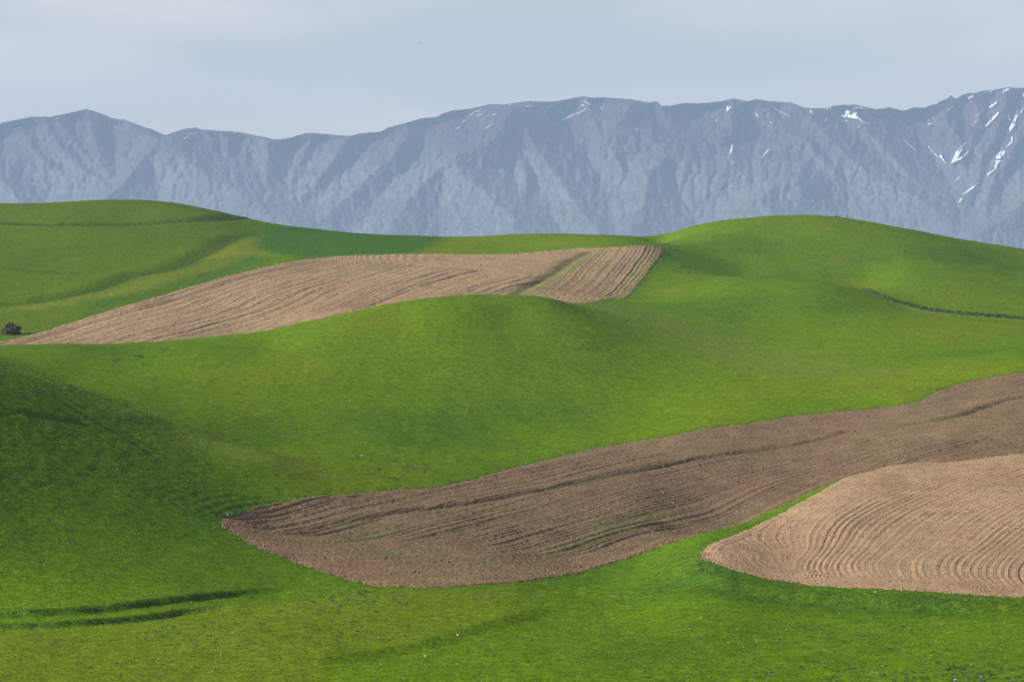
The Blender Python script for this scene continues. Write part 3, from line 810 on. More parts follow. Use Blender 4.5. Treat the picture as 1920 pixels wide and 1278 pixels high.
# snow patches: outlines in photo pixels, laid on the mountain side
M_snow = plain_material('old_snow', (0.52, 0.53, 0.56), 0.7, 0.15, 0.02)
def c5(p): return [(1120 + a / 4.733, 170 + b / 4.733) for a, b in p]
def c6(p): return [(1500 + a / 4.121, 150 + b / 4.121) for a, b in p]
def c4(p): return [(740 + a / 4.733, 170 + b / 4.733) for a, b in p]
def c2(p): return [(a / 4.8, 200 + b / 4.8) for a, b in p]
SNOW_POLY = [c5([(1150, 135), (1195, 140), (1165, 175), (1130, 200), (1145, 170)]), c5([(1190, 468), (1203, 475), (1195, 545), (1170, 575), (1165, 605), (1150, 600), (1170, 550), (1185, 500)]),
             c6([(180, 225), (215, 208), (245, 205), (243, 230), (210, 230)]), c6([(420, 215), (440, 208), (495, 212), (460, 222), (425, 222)]),
             c6([(310, 265), (350, 275), (350, 240), (375, 232), (390, 250), (375, 265), (400, 270), (402, 255), (438, 250), (440, 265), (430, 275), (460, 290), (490, 315), (540, 335), (510, 345), (480, 345), (470, 325), (440, 300), (400, 298), (330, 285)]),
             c6([(75, 240), (100, 235), (105, 262), (78, 255)]), c6([(1160, 650), (1200, 560), (1240, 510), (1280, 470), (1288, 485), (1250, 545), (1225, 590), (1210, 610), (1250, 590), (1310, 537), (1290, 570), (1240, 615), (1195, 635)]),
             c6([(1675, 225), (1697, 235), (1680, 280), (1660, 330), (1665, 350), (1635, 385), (1620, 405), (1615, 370), (1635, 330), (1655, 285)]), c6([(1545, 550), (1585, 548), (1580, 575), (1545, 610), (1510, 612), (1515, 590)]),
             c6([(1505, 620), (1560, 618), (1530, 650), (1515, 690), (1440, 745), (1445, 725), (1500, 685), (1505, 655)]), c6([(1290, 130), (1350, 117), (1330, 135), (1300, 150)]), c6([(1365, 130), (1400, 105), (1490, 80), (1480, 100), (1420, 110)]),
             c6([(1550, 120), (1560, 90), (1590, 65), (1620, 63), (1615, 82), (1580, 90)]), c6([(1525, 150), (1525, 180), (1490, 205), (1445, 230), (1470, 195), (1500, 180)]), c6([(1070, 580), (1095, 578), (1118, 625), (1140, 662), (1105, 625)]),
             c4([(1678, 85), (1690, 85), (1758, 132), (1740, 135), (1715, 130), (1685, 105)])]
SNOW_LINE = [(c5([(1527, 520), (1490, 555), (1455, 595)]), 2.6), (c5([(345, 335), (365, 358)]), 2.2), (c5([(1400, 200), (1425, 230)]), 2.2), (c5([(1540, 130), (1620, 185), (1710, 232)]), 1.0), (c5([(990, 155), (975, 188), (955, 225)]), 1.6), (c5([(1888, 168), (1893, 200)]), 3.0), (c5([(1065, 252), (1050, 275)]), 1.2), (c5([(1525, 272), (1545, 290)]), 1.2), (c5([(1170, 615), (1205, 640), (1200, 660)]), 1.0),
             (c6([(225, 243), (280, 262)]), 1.3), (c6([(800, 458), (850, 510), (905, 555)]), 1.6), (c6([(980, 500), (1040, 570), (1090, 600)]), 1.5), (c6([(1190, 200), (1150, 225), (1130, 250)]), 1.7), (c6([(1532, 252), (1490, 300), (1430, 360)]), 3.6), (c6([(1638, 435), (1632, 480), (1590, 520)]), 2.4), (c6([(1385, 793), (1320, 840), (1262, 883)]), 3.2), (c6([(1250, 912), (1232, 942)]), 2.8), (c6([(1235, 745), (1195, 785)]), 1.8),
             (c6([(1425, 220), (1355, 285)]), 1.2), (c6([(1612, 270), (1622, 312)]), 2.0), (c6([(1375, 300), (1330, 355)]), 1.1), (c6([(1725, 102), (1728, 125)]), 3.0), (c6([(1725, 215), (1700, 262)]), 1.6), (c6([(205, 290), (200, 312), (185, 320)]), 1.6), (c6([(740, 295), (755, 320)]), 1.6), (c6([(832, 312), (852, 325)]), 1.2), (c6([(990, 340), (1018, 340)]), 1.4), (c6([(990, 305), (992, 318)]), 1.4), (c6([(490, 370), (512, 370)]), 1.3), (c6([(465, 345), (445, 372)]), 1.3), (c6([(345, 312), (368, 318)]), 1.4), (c6([(560, 250), (610, 272)]), 1.2), (c6([(280, 360), (295, 372)]), 1.1), (c6([(570, 370), (600, 375)]), 1.0), (c6([(665, 310), (675, 322)]), 1.2),
             (c4([(1720, 140), (1660, 185), (1530, 240), (1435, 297)]), 1.2), (c4([(1365, 148), (1415, 132)]), 2.8), (c4([(1347, 170), (1320, 207)]), 1.6), (c4([(1435, 160), (1460, 161)]), 2.0), (c4([(1155, 135), (1212, 140)]), 1.3), (c4([(762, 174), (710, 190), (655, 232)]), 1.4), (c4([(720, 222), (775, 207)]), 1.0), (c4([(870, 213), (894, 210)]), 1.8), (c4([(865, 290), (828, 322), (790, 350)]), 1.2), (c4([(622, 260), (600, 285)]), 1.3), (c4([(577, 315), (550, 340)]), 1.2), (c4([(1000, 135), (1045, 120)]), 1.0), (c4([(1825, 145), (1850, 172)]), 1.3), (c4([(1655, 130), (1700, 132)]), 1.2),
             (c2([(652, 76), (692, 63)]), 1.1), (c2([(748, 49), (763, 44)]), 1.1), (c2([(512, 108), (547, 96)]), 1.0), (c2([(160, 195), (244, 169)]), 1.0), (c2([(126, 209), (136, 205)]), 1.0), (c2([(1678, 252), (1757, 237)]), 1.2), (c2([(1652, 292), (1692, 269)]), 1.5), (c2([(1603, 328), (1622, 311)]), 1.0)]
def snow_patch(test, x0, x1, y0, y1, step=0.6):
    px, py = np.meshgrid(np.arange(x0, x1 + step, step), np.arange(y0, y1 + step, step))
    m = test(px, py)
    if m.sum() < 4:
        return
    D, _ = mountain_depth(px, py)
    D = D - 20.0 - 4 * perlin(px * 0.4, py * 0.4, 251)
    x, z = unproject(px, py, D)
    cell = m[:-1, :-1] & m[1:, 1:] & m[1:, :-1] & m[:-1, 1:]
    if not cell.any():
        return
    f = grid_faces(*px.shape, mask=cell)[:, ::-1]
    v, f = compact(np.stack([x, D, z], -1).reshape(-1, 3), f)
    link('snow_patch', make_mesh('snow_patch', v, f, M_snow), parent=mountains)
for poly in SNOW_POLY:
    P = np.array(poly)
    snow_patch(lambda a, b: inside_poly(a + 0.6 * perlin(a * 0.5, b * 0.5, 253), b + 0.6 * perlin(a * 0.5, b * 0.5, 254), P), P[:, 0].min() - 1, P[:, 0].max() + 1, P[:, 1].min() - 1, P[:, 1].max() + 1)
for line, w in SNOW_LINE:
    L = catmull(line, 4)
    def test(a, b, L=L, w=w):
        d, t = polyline_dist(a, b, L)
        return d < (0.50 * w + 0.08) * (0.75 + 0.5 * np.sin(np.pi * t)) * (1 + 0.5 * perlin(a * 0.45, b * 0.45, 257))
    snow_patch(test, L[:, 0].min() - w, L[:, 0].max() + w, L[:, 1].min() - w, L[:, 1].max() + w, 0.45)

# ------------------------------------------------------------------ plants, clods and stones lying on the ground
def surf(x, y):
    """ground height incl. small relief, for single points or arrays"""
    x = np.atleast_1d(np.asarray(x, float)); y = np.atleast_1d(np.asarray(y, float))
    return height(x, y)

def leaf_cloud(pos, size, nleaf, rs, flat=0.5, spread=1.0, tall=0.8):
    """clumps of small leaf faces round each position"""
    n = len(pos)
    c = np.repeat(pos, nleaf, 0); sz = np.repeat(size, nleaf)
    off = rs.normal(size=(n * nleaf, 3)); off /= np.linalg.norm(off, axis=1)[:, None]
    r = rs.random(n * nleaf) ** 0.5
    off = off * r[:, None] * sz[:, None] * np.array([spread, spread, tall])
    off[:, 2] = np.abs(off[:, 2])
    c = c + off
    a = rs.normal(size=(n * nleaf, 3)); a[:, 2] *= flat; a /= np.linalg.norm(a, axis=1)[:, None]
    b = np.cross(a, rs.normal(size=(n * nleaf, 3))); b /= np.linalg.norm(b, axis=1)[:, None] + 1e-9
    L = (sz * (0.35 + 0.3 * rs.random(n * nleaf)))[:, None]
    v = np.stack([c - a * L, c + b * L * 0.45, c + a * L, c - b * L * 0.45], 1).reshape(-1, 3)
    f = np.arange(len(v)).reshape(-1, 4)
    return v, f

def leaf_material(name):
    m, nt, nd, lk, b = principled(name)
    at = nd.new('ShaderNodeAttribute'); at.attribute_name = 'tint'
    tc = nd.new('ShaderNodeTexCoord').outputs['Object']
    n = noise_node(nt, 3.0, 3, 0.6, tc)
    lk.new(mul_color(nt, at.outputs['Color'], map_range(nt, n.outputs['Fac'], 0.3, 0.7, 0.75, 1.25)), b.inputs['Base Color'])
    b.inputs['Roughness'].default_value = 0.55
    b.inputs['Specular IOR Level'].default_value = 0.35
    return m
M_leaf = leaf_material('weed_leaf')

rs = np.random.default_rng(21)
# photo ellipses: centre, half sizes, clumps, search distance range, size in metres
WEEDS = [(1650, 1215, 290, 65, 420, 235, 310, 0.10), (1560, 1262, 380, 26, 300, 230, 275, 0.13), (1850, 1265, 90, 22, 160, 230, 275, 0.15), (1300, 1250, 160, 30, 90, 230, 275, 0.11), (640, 1125, 80, 22, 260, 275, 345, 0.13), (720, 1120, 60, 18, 90, 275, 345, 0.13),
         (360, 1185, 110, 24, 130, 255, 310, 0.13), (250, 1220, 260, 45, 170, 235, 300, 0.11), (560, 1180, 130, 40, 130, 245, 310, 0.12), (700, 1170, 90, 25, 60, 255, 310, 0.12), (900, 1250, 260, 28, 110, 230, 275, 0.11), (275, 676, 65, 14, 34, 540, 720, 0.32),
         (420, 740, 110, 30, 30, 480, 700, 0.22), (560, 810, 90, 28, 26, 480, 620, 0.2), (745, 882, 65, 24, 110, 440, 560, 0.18), (690, 862, 40, 10, 20, 460, 580, 0.2), (1292, 505, 26, 10, 70, 900, 1120, 0.4), (1257, 470, 16, 18, 50, 1000, 1200, 0.4), (1630, 725, 18, 8, 10, 560, 720, 0.22),
         (1500, 1180, 250, 20, 90, 260, 310, 0.12), (1180, 1185, 120, 30, 40, 255, 310, 0.11), (1700, 1122, 220, 7, 150, 280, 320, 0.13)]
P = []; S_ = []
for cx, cy, hw, hh, n, y0, y1, size in WEEDS:
    for k in range(n):
        r, a = math.sqrt(rs.random()), rs.random() * 2 * math.pi
        if k % 3 and P:
            qx, qy = last[0] + rs.normal() * hw * 0.07, last[1] + rs.normal() * hh * 0.07     # weeds grow in little colonies
        else:
            qx, qy = cx + hw * r * math.cos(a), cy + hh * r * math.sin(a)
            last = (qx, qy)
        if qy > 1330: continue
        P.append(ground_hit(qx, qy, y0, y1)); S_.append(size * (0.35 + rs.random() ** 2 * 1.2))
P = np.array(P); S_ = np.array(S_)
okw = np.ones(len(P), bool)
for poly in (POLY_MID, POLY_NEAR, POLY_FAR):
    okw &= ~inside_poly(P[:, 0], P[:, 1], poly)
P, S_ = P[okw], S_[okw]
Z_ = surf(P[:, 0], P[:, 1])
v, f = leaf_cloud(np.c_[P, Z_ - 0.02], S_, 11, rs, 0.6, 1.3, 0.9)
tc_ = np.empty((len(S_), 3)); tc_[:] = (0.040, 0.085, 0.030)
pale = rs.random(len(S_)) < 0.035
tc_[pale] = (0.30, 0.32, 0.24)
tc_ *= (0.6 + 0.8 * rs.random(len(S_)))[:, None]
link('meadow_weeds', make_mesh('meadow_weeds', v, f, M_leaf, np.repeat(tc_, 44, 0), False), kind='stuff', label='dark leafy weeds scattered over the meadow grass', cat='weeds')

def strip(line, n, width, off, size, t0=0.0, t1=1.0):
    """random points along a ground line"""
    L = np.asarray(line); seg = np.linalg.norm(np.diff(L, axis=0), axis=1); cum = np.r_[0, np.cumsum(seg)] / seg.sum()
    t = t0 + (t1 - t0) * rs.random(n)
    x = np.interp(t, cum, L[:, 0]); y = np.interp(t, cum, L[:, 1])
    x = x + rs.normal(size=n) * 0.3; y = y + off + rs.normal(size=n) * width
    return x, y, size * (0.5 + rs.random(n) * 0.9)
VEG = []
for line, n, w, off, size, t0, t1 in ((GULLY, 700, 0.8, 0.6, 0.20, 0.18, 0.45), (GULLY, 2600, 1.0, 0.8, 0.30, 0.32, 1.0), (GULLY, 1800, 1.3, 1.2, 0.42, 0.55, 1.0), (BANK_A, 2200, 0.35, -0.6, 0.075, 0.02, 0.97), (BANK_A, 700, 0.4, -0.6, 0.11, 0.02, 0.5), (BANK_B, 2000, 0.3, -0.5, 0.075, 0.02, 0.95), (BANK_C, 900, 2.0, 0.5, 0.14, 0.05, 1.0), (TRACK_1, 2200, 1.0, 0, 0.36, 0.1, 0.95), (TRACK_2, 1500, 1.2, 0, 0.26, 0.08, 0.9), (far_right, 160, 1.2, 0.5, 0.4, 0.0, 0.95), (mid_top[:14], 300, 0.7, 0.6, 0.3, 0.0, 1.0), (mid_top, 700, 0.8, 1.2, 0.22, 0.05, 1.0)):
    x, y, sz = strip(line, n, w, off, size, t0, t1)
    VEG.append((np.c_[x, y, surf(x, y) - 0.05], sz))
vp = np.vstack([a for a, b in VEG]); vs = np.concatenate([b for a, b in VEG])
v, f = leaf_cloud(vp, vs, 6, rs, 0.9, 1.1, 0.8)
tc_ = np.empty((len(vs), 3)); tc_[:] = (0.044, 0.105, 0.010)
tc_ *= (0.55 + 0.9 * rs.random(len(vs)))[:, None]
link('bank_grass', make_mesh('bank_grass', v, f, M_leaf, np.repeat(tc_, 24, 0), False), kind='stuff', label='rank dark green grass along the banks and gully', cat='grass')

# grass tufts standing above the sward on the nearer slopes
n = 50000
tp = rs.random(n) * 2010 - 45; ty = 238 * (560 / 238) ** (rs.random(n) ** 1.1)
tx = (tp - CX) / F * ty
okt = np.ones(n, bool)
for poly in (POLY_MID, POLY_NEAR):
    okt &= ~inside_poly(tx, ty, poly)
okt &= (fbm(tx * 0.15, ty * 0.06, 3, 321) + 0.6 * rs.random(n)) > 0.12
tx, ty = tx[okt], ty[okt]
ts = (0.06 + 0.13 * rs.random(len(tx)) ** 2) * (ty / 300) ** 0.5
v, f = leaf_cloud(np.c_[tx, ty, surf(tx, ty) - 0.01], ts, 3, rs, 1.6, 1.0, 0.7)
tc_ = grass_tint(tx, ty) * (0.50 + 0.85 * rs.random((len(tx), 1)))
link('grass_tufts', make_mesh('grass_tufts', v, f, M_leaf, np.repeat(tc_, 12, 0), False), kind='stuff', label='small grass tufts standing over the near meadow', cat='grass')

# clods of soil on the ploughed ground
M_clod = ground_material('soil_clod', [(3.0, 3, 0.8, 1.2)], [(8.0, 3, 0.02)], spec=0.1)
OCT = np.array([(1, 0, 0), (-1, 0, 0), (0, 1, 0), (0, -1, 0), (0, 0, 1), (0, 0, -1)], float)
OCTF = np.array([(0, 2, 4), (2, 1, 4), (1, 3, 4), (3, 0, 4), (2, 0, 5), (1, 2, 5), (3, 1, 5), (0, 3, 5)])
def clods(name, poly, n, size, col, label, edge=None):
    lo, hi = poly.min(0), poly.max(0)
    q = rs.random((n * 4, 2)) * (hi - lo) + lo
    q = q[inside_poly(q[:, 0], q[:, 1], poly)]
    pxq = q[:, 0] / q[:, 1] * F + CX
    q = q[(pxq > -40) & (pxq < 2000)][:n]
    if edge is not None:
        x, y, _ = strip(edge, n // 4, 0.5, 0.3, 1)
        q = np.vstack([q, np.c_[x, y]])
    m = len(q)
    sz = size * (0.4 + rs.random(m) ** 3 * 1.6)
    z = surf(q[:, 0], q[:, 1]) + 0.10
    jit = 1 + 0.45 * rs.normal(size=(m, 6, 1)).clip(-1, 1)
    v = np.c_[q, z][:, None, :] + OCT[None] * jit * sz[:, None, None] * np.array([1.0, 1.0, 0.8])
    f = (np.arange(m)[:, None, None] * 6 + OCTF[None]).reshape(-1, 3)
    c = np.array(col)[None] * (0.7 + 0.6 * rs.random((m, 1)))
    link(name, make_mesh(name, v.reshape(-1, 3), f, M_clod, np.repeat(c, 6, 0), False), kind='stuff', label=label, cat='soil')
clods('soil_clods', POLY_MID, 6000, 0.10, (0.175, 0.118, 0.075), 'loose clods on the long brown ploughed field', mid_low)
clods('soil_clods', POLY_NEAR, 4500, 0.07, (0.31, 0.21, 0.13), 'loose clods on the light tan harrowed field', near_low)
clods('soil_clods', POLY_FAR, 3000, 0.16, (0.28, 0.19, 0.125), 'loose clods on the far tan ploughed field', far_top)

# stones, a fallen stick and a stake
M_stone = plain_material('pale_stone', (0.55, 0.53, 0.49), 0.85, 0.2, 6)
M_wood = plain_material('weathered_wood', (0.34, 0.29, 0.23), 0.85, 0.3, 14)
def stone(px, py, y0, y1, size, label, seed):
    x, y = ground_hit(px, py, y0, y1)
    bm = bmesh.new(); bmesh.ops.create_icosphere(bm, subdivisions=3, radius=1.0)
    for w in bm.verts:
        p = w.co
        k = 1 + 0.28 * float(perlin(p.x * 1.4 + seed, p.y * 1.4 + p.z * 0.7, 301)) + 0.12 * float(perlin(p.x * 3.1, p.z * 3.1 + seed, 303))
        w.co = Vector((p.x * 1.25, p.y * 0.9, max(p.z, -0.35) * 0.75)) * k * size
    me = bpy.data.meshes.new('stone'); bm.to_mesh(me); bm.free(); me.materials.append(M_stone)
    o = link('stone', me, None, None, label, 'stone', 'pale stones lying in the grass and soil')
    o.location = (x, y, float(surf(x, y)[0]) + 0.05 + 0.2 * size); o.rotation_euler = (0, 0, seed)
stone(1642, 1111, 275, 320, 0.10, 'white stone in the dark grass below the edge of the tan harrowed field', 1.0)
stone(858, 1184, 255, 315, 0.10, 'pale stone lying beside the small grassy hummock in the meadow', 2.0)
stone(797, 1221, 240, 300, 0.08, 'small pale stone in the meadow downhill of the grassy hummock', 3.0)
stone(562, 953, 380, 440, 0.10, 'white stone on the pointed end of the long brown ploughed field', 4.0)

def tube(points, radii, sides=8):
    bm = bmesh.new(); rings = []
    for i, (p, r) in enumerate(zip(points, radii)):
        p = Vector(p)
        d = (Vector(points[min(i + 1, len(points) - 1)]) - Vector(points[max(i - 1, 0)])).normalized()
        a = d.orthogonal().normalized(); b = d.cross(a)
        rings.append([bm.verts.new(p + (a * math.cos(2 * math.pi * k / sides) + b * math.sin(2 * math.pi * k / sides)) * r) for k in range(sides)])
    for i in range(len(rings) - 1):
        for k in range(sides):
            bm.faces.new((rings[i][k], rings[i][(k + 1) % sides], rings[i + 1][(k + 1) % sides], rings[i + 1][k]))
    bm.faces.new(rings[0][::-1]); bm.faces.new(rings[-1])
    return bm
def bm_obj(name, bm, mat, parent=None, shade=True):
    me = bpy.data.meshes.new(name); bm.normal_update(); bm.to_mesh(me); bm.free()
    me.materials.append(mat)
    if shade:
        me.polygons.foreach_set('use_smooth', [True] * len(me.polygons))
    return link(name, me, parent)

x, y = ground_hit(1154, 1113, 290, 350); z = float(surf(x, y)[0])
st = empty('fallen_branch', (x, y, z), 'bleached fallen branch lying alone on the green meadow slope', 'branch')
bm_obj('branch_stem', tube([(-0.36, 0.0, 0.10), (-0.15, 0.05, 0.13), (0.1, 0.0, 0.16), (0.32, 0.04, 0.20)], [0.055, 0.05, 0.045, 0.03]), M_wood, st)
bm_obj('twig', tube([(0.05, 0.0, 0.15), (0.15, -0.05, 0.20), (0.24, -0.08, 0.27)], [0.02, 0.015, 0.008], 6), M_wood, st)
x, y = ground_hit(924, 1212, 240, 300); z = float(surf(x, y)[0])
sk = empty('wooden_stake', (x, y, z), 'thin pale stake standing upright in the meadow grass', 'stake')
bm_obj('stake_post', tube([(0, 0, -0.1), (0.01, 0, 0.25), (0.0, 0, 0.56)], [0.014, 0.013, 0.011], 6), M_wood, sk)
bm_obj('stake_tip', tube([(0, 0, 0.555), (0, 0, 0.60)], [0.013, 0.004], 6), M_stone, sk)

# ------------------------------------------------------------------ shrub at the end of the far field
M_bark = plain_material('bark', (0.10, 0.075, 0.055), 0.9, 0.3, 5)
def shrub(px, y, w, h):
    x = (px - CX) / F * y; z = float(surf(x, y)[0])
    o = empty('shrub', (x, y, z), 'dark olive shrub at the tip of the far tan ploughed field', 'shrub')
    r = np.random.default_rng(5)
    pos = []
    for k in range(7):
        a = r.random() * 2 * math.pi; d = 0.15 + 0.3 * r.random()
        tip = Vector((math.cos(a) * w * d, math.sin(a) * w * d, h * (0.55 + 0.3 * r.random())))
        bm_obj('stem', tube([(0.1 * math.cos(a), 0.1 * math.sin(a), -0.1), tip * 0.5 + Vector((0, 0, 0.15)), tip], [0.09, 0.06, 0.02], 6), M_bark, o)
    n = 620
    d = r.normal(size=(n, 3)); d /= np.linalg.norm(d, axis=1)[:, None]; d[:, 2] = np.abs(d[:, 2])
    lump = 0.78 + 0.35 * perlin(d[:, 0] * 2.2 + 3, d[:, 2] * 2.2 + d[:, 1] * 1.3, 311)
    rad = (0.45 + 0.55 * r.random(n) ** 0.4) * lump
    pos = d * rad[:, None] * np.array([w / 2, w / 2, h]) ; pos[:, 2] += 0.1
    v, f = leaf_cloud(pos, np.full(n, 0.42), 9, r, 1.0, 1.0, 0.9)
    c = np.empty((n, 3)); c[:] = (0.085, 0.092, 0.030)
    c[r.random(n) < 0.35] = (0.135, 0.110, 0.042)
    c *= (0.6 + 0.8 * r.random(n))[:, None]
    link('crown', make_mesh('crown', v, f, M_leaf, np.repeat(c, 36, 0), False), parent=o)
shrub(21, 884, 6.4, 4.1)

# ------------------------------------------------------------------ people on the hill top
M_skin = plain_material('skin', (0.42, 0.26, 0.19), 0.6, 0.08, 10)
M_hair = plain_material('dark_hair', (0.018, 0.014, 0.012), 0.6, 0.2, 20)
M_navy = plain_material('navy_cloth', (0.022, 0.026, 0.045), 0.9, 0.2, 12)
M_black = plain_material('black_cloth', (0.014, 0.014, 0.016), 0.9, 0.2, 12)
M_charcoal = plain_material('charcoal_cloth', (0.035, 0.040, 0.045), 0.9, 0.2, 12)
M_pink = plain_material('pale_pink_cloth', (0.50, 0.33, 0.36), 0.9, 0.12, 12)
M_shoe = plain_material('shoe', (0.02, 0.018, 0.017), 0.6, 0.2, 12)

def person(px, y, pose, top, legs, label, rz, hip_band=None):
    x = (px - CX) / F * y; z = float(surf(x, y)[0])
    o = empty('person', (x, y, z), label, 'person', 'people on the hill top', rz)
    J = {}
    def j(n, p, r, m, par=None): J[n] = (Vector(p), r, m, par)
    if pose == 'stand':
        j('pelvis', (0, 0, 0.95), 0.145, 1); j('spine', (0, 0.01, 1.16), 0.13, 0, 'pelvis'); j('chest', (0, 0.015, 1.36), 0.15, 0, 'spine'); base = 1.36; lean = 0.0
        for s_, sx in (('l', 1), ('r', -1)):
            j('hip' + s_, (0.09 * sx, 0, 0.90), 0.105, 1, 'pelvis'); j('knee' + s_, (0.11 * sx, -0.03, 0.50), 0.068, 1, 'hip' + s_); j('ankle' + s_, (0.12 * sx, 0.02, 0.09), 0.045, 1, 'knee' + s_); j('toe' + s_, (0.13 * sx, -0.14, 0.04), 0.04, 3, 'ankle' + s_)
            j('shoulder' + s_, (0.18 * sx, 0.01, 1.40), 0.068, 0, 'chest'); j('elbow' + s_, (0.25 * sx, 0.03, 1.13), 0.048, 0, 'shoulder' + s_); j('wrist' + s_, (0.20 * sx, -0.14, 0.98), 0.033, 0, 'elbow' + s_)
        nk, hd, look = (0, 0.0, 1.52), (0, -0.01, 1.62), -0.10
    else:
        lean = 0.05
        j('pelvis', (0, 0.16, 0.13), 0.15, 1); j('spine', (0, 0.19, 0.33), 0.13, 0, 'pelvis'); j('chest', (0, 0.14, 0.52), 0.15, 0, 'spine')
        for s_, sx in (('l', 1), ('r', -1)):
            j('hip' + s_, (0.10 * sx, 0.08, 0.12), 0.105, 1, 'pelvis'); j('knee' + s_, (0.14 * sx, -0.28, 0.42), 0.07, 1, 'hip' + s_); j('ankle' + s_, (0.12 * sx, -0.42, 0.08), 0.045, 1, 'knee' + s_); j('toe' + s_, (0.13 * sx, -0.58, 0.04), 0.04, 3, 'ankle' + s_)
            j('shoulder' + s_, (0.18 * sx, 0.12, 0.56), 0.068, 0, 'chest'); j('elbow' + s_, (0.24 * sx, -0.08, 0.40), 0.048, 0, 'shoulder' + s_); j('wrist' + s_, (0.09 * sx, -0.30, 0.40 + 0.03 * sx), 0.033, 0, 'elbow' + s_)
        nk, hd, look = (0, 0.09, 0.68), (0, 0.06, 0.77), -0.10
    j('neck', nk, 0.055, 2, 'chest'); hv = Vector(hd)
    j('head', hv, 0.092, 2, 'neck'); j('crown_', hv + Vector((0, 0.01, 0.10)), 0.078, 2, 'head'); j('nose', hv + Vector((0, -0.105, 0.02)), 0.014, 2, 'head')
    for s_, sx in (('l', 1), ('r', -1)):
        j('ear' + s_, hv + Vector((0.095 * sx, 0.01, 0.02)), 0.014, 2, 'head')
        w = J['wrist' + s_][0]; d = (w - J['elbow' + s_][0]).normalized(); side = Vector((-sx, 0, 0)); side = (side - d * side.dot(d)).normalized()
        palm = w + d * 0.075
        j('palm' + s_, palm, 0.030, 2, 'wrist' + s_)
        for k in range(4):
            ln = (0.070, 0.080, 0.074, 0.058)[k]; q = palm + side * (0.027 - 0.018 * k) + d * 0.02
            j('f%d%s' % (k, s_), q + d * ln * 0.5, 0.009, 2, 'palm' + s_); j('g%d%s' % (k, s_), q + d * ln * 0.9 + Vector((0, 0, -0.022)), 0.008, 2, 'f%d%s' % (k, s_))
        j('th' + s_, w + d * 0.05 + side * 0.05, 0.010, 2, 'palm' + s_)
    names = list(J); me = bpy.data.meshes.new('body')
    me.from_pydata([J[n][0] for n in names], [(names.index(J[n][3]), i) for i, n in enumerate(names) if J[n][3]], [])
    tmp = bpy.data.objects.new('body', me); COL.objects.link(tmp)
    tmp.modifiers.new('skin', 'SKIN'); sub = tmp.modifiers.new('sub', 'SUBSURF'); sub.levels = 1; sub.render_levels = 1
    for i, n in enumerate(names):
        me.skin_vertices[0].data[i].radius = (J[n][1], J[n][1]); me.skin_vertices[0].data[i].use_root = n == 'pelvis'
    dg = bpy.context.evaluated_depsgraph_get()
    body = bpy.data.meshes.new_from_object(tmp.evaluated_get(dg))
    bpy.data.objects.remove(tmp)
    body.name = 'body'; body.materials.clear()
    for m in (top, legs, M_skin, M_shoe, hip_band or legs):
        body.materials.append(m)
    for p in body.polygons:
        c = p.center; best = 9
        for n in names:
            a, r, m, par = J[n]
            if par:
                b = J[par][0]; ab = a - b; t = max(0, min(1, (c - b).dot(ab) / ab.length_squared)); dd = (c - b - ab * t).length - r * 0.5
                if dd < best: best = dd; p.material_index = m
        if hip_band and 0.84 < c.z < 1.08 and abs(c.x) < 0.19 and p.material_index in (0, 1):
            p.material_index = 4
        p.use_smooth = True
    link('body', body, o)
    bm = bmesh.new(); bmesh.ops.create_uvsphere(bm, u_segments=14, v_segments=10, radius=0.118)
    for w in list(bm.verts):
        if w.co.z < 0.0 and w.co.y < 0.03 or w.co.z < -0.07: bm.verts.remove(w)
    for w in bm.verts: w.co = w.co * (1 + 0.05 * float(perlin(w.co.x * 30, w.co.z * 30, 5))) + hv + Vector((0, 0.022, 0.055))
    bm_obj('hair', bm, M_hair, o)
    for sx in (-1, 1):
        bm = bmesh.new(); bmesh.ops.create_icosphere(bm, subdivisions=2, radius=0.012)
        for w in bm.verts: w.co += hv + Vector((0.034 * sx, -0.088, 0.04))
        bm_obj('eye', bm, M_hair, o)
    bm = tube([hv + Vector((-0.024, -0.088, -0.035)), hv + Vector((0, -0.094, -0.037)), hv + Vector((0.024, -0.088, -0.035))], [0.004, 0.006, 0.004], 6)
    bm_obj('mouth', bm, M_pink, o)
    return o
yP = ground_hit(1587.3, 411.2, 1150, 1330)[1]
person(1587.3, yP, 'stand', M_navy, M_black, 'person standing apart on the hill top in dark trousers and a pale pink hip-length layer', 0.3, M_pink)
yS = ground_hit(1573, 408.3, 1150, 1330)[1]
person(1573.0, yS, 'sit', M_navy, M_black, 'person in dark clothes sitting between the close seated pair and the standing person', -0.9)
yS = ground_hit(1568.5, 407.2, 1150, 1330)[1]
person(1568.6, yS, 'sit', M_black, M_black, 'person in black clothes sitting in the close pair, on the side of the other sitter', 0.8)
person(1566.1, yS + 0.6, 'sit', M_charcoal, M_charcoal, 'person in charcoal clothes sitting at the outer end of the close pair', 0.4)

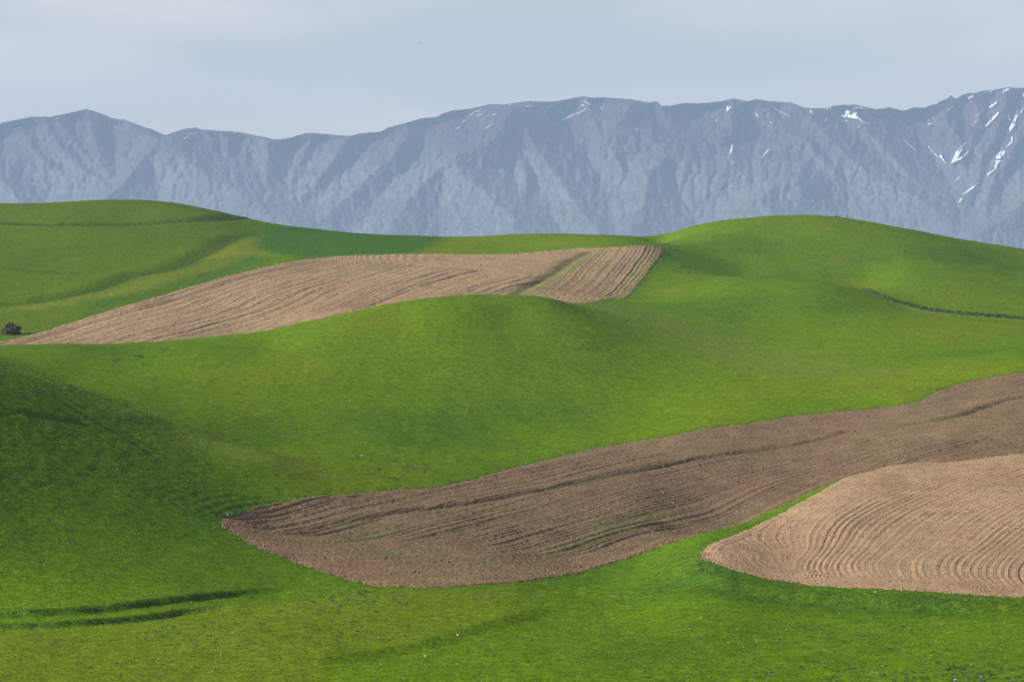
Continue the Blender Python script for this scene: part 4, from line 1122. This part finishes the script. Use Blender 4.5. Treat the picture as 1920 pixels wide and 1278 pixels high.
# ------------------------------------------------------------------ birds in the sky
M_bird = plain_material('dark_feathers', (0.03, 0.03, 0.035), 0.7, 0.2, 20)
def bird(px, py, y, flap, rz, tilt):
    x, z = unproject(px, py, y)
    o = empty('bird', (float(x), y, float(z)), 'small dark bird flying in a loose flock in the sky', 'bird', 'flock of birds in the sky', rz)
    o.rotation_euler = (tilt, 0, rz)
    bm_obj('body', tube([(0, -0.17, 0.01), (0, -0.14, 0.02), (0, -0.05, 0.0), (0, 0.06, 0.0), (0, 0.15, 0.01)], [0.008, 0.03, 0.05, 0.04, 0.012], 10), M_bird, o)
    for sx in (-1, 1):
        bm = bmesh.new()
        prof = [(0.03, -0.07, 0.06), (0.16, -0.09, 0.05), (0.30, -0.04, 0.05), (0.40, 0.05, 0.07)]
        up, dn = [], []
        for i, (a, lead, trail) in enumerate(prof):
            h = flap * a * (1 - 0.5 * a)
            up.append((bm.verts.new((sx * a, lead, h + 0.008)), bm.verts.new((sx * a, trail, h + 0.004))))
            dn.append((bm.verts.new((sx * a, lead, h - 0.004)), bm.verts.new((sx * a, trail, h))))
        for i in range(3):
            for lst, fl in ((up, 1), (dn, -1)):
                q = (lst[i][0], lst[i + 1][0], lst[i + 1][1], lst[i][1])
                bm.faces.new(q if fl * sx > 0 else q[::-1])
            bm.faces.new((up[i][0], dn[i][0], dn[i + 1][0], up[i + 1][0])); bm.faces.new((up[i][1], up[i + 1][1], dn[i + 1][1], dn[i][1]))
        bm_obj('wing', bm, M_bird, o, False)
    bm = bmesh.new()
    t = [bm.verts.new(p) for p in ((-0.015, 0.13, 0.014), (0.015, 0.13, 0.014), (0.06, 0.25, 0.012), (-0.06, 0.25, 0.012), (-0.015, 0.13, 0.006), (0.015, 0.13, 0.006), (0.06, 0.25, 0.008), (-0.06, 0.25, 0.008))]
    for q in ((0, 1, 2, 3), (7, 6, 5, 4), (0, 4, 5, 1), (1, 5, 6, 2), (2, 6, 7, 3), (3, 7, 4, 0)):
        bm.faces.new([t[i] for i in q])
    bm_obj('tail', bm, M_bird, o, False)
for px, py, y, fl, rz, ti in ((785.4, 80.5, 900, 0.5, 1.2, 0.2), (789.4, 80.5, 960, -0.3, 1.0, 0.1), (788.7, 83.2, 1080, 0.3, 1.3, 0.0), (792.8, 84.0, 1100, 0.6, 1.1, 0.2), (796.0, 84.4, 940, 0.05, 1.25, 0.1)):
    bird(px, py, float(y), fl, rz, ti)

# ------------------------------------------------------------------ haze
def haze_box():
    x0, x1, y0, y1, z0, z1 = -9500, 9500, -400, 19500, -75, 1150
    v = np.array([(x, y, z) for z in (z0, z1) for y in (y0, y1) for x in (x0, x1)], float)
    f = np.array([(0, 2, 3, 1), (4, 5, 7, 6), (0, 1, 5, 4), (2, 6, 7, 3), (0, 4, 6, 2), (1, 3, 7, 5)])
    m = bpy.data.materials.new('haze'); m.use_nodes = True
    nt = m.node_tree; nt.nodes.clear()
    o = nt.nodes.new('ShaderNodeOutputMaterial'); pv = nt.nodes.new('ShaderNodeVolumePrincipled')
    pv.inputs['Color'].default_value = HAZE_COLOR
    pv.inputs['Density'].default_value = HAZE_DENSITY
    pv.inputs['Anisotropy'].default_value = 0.0
    nt.links.new(pv.outputs['Volume'], o.inputs['Volume'])
    link('haze', make_mesh('haze', v, f, m, smooth_shade=False), kind='stuff', label='pale blue haze in the air over the valley', cat='haze')
haze_box()
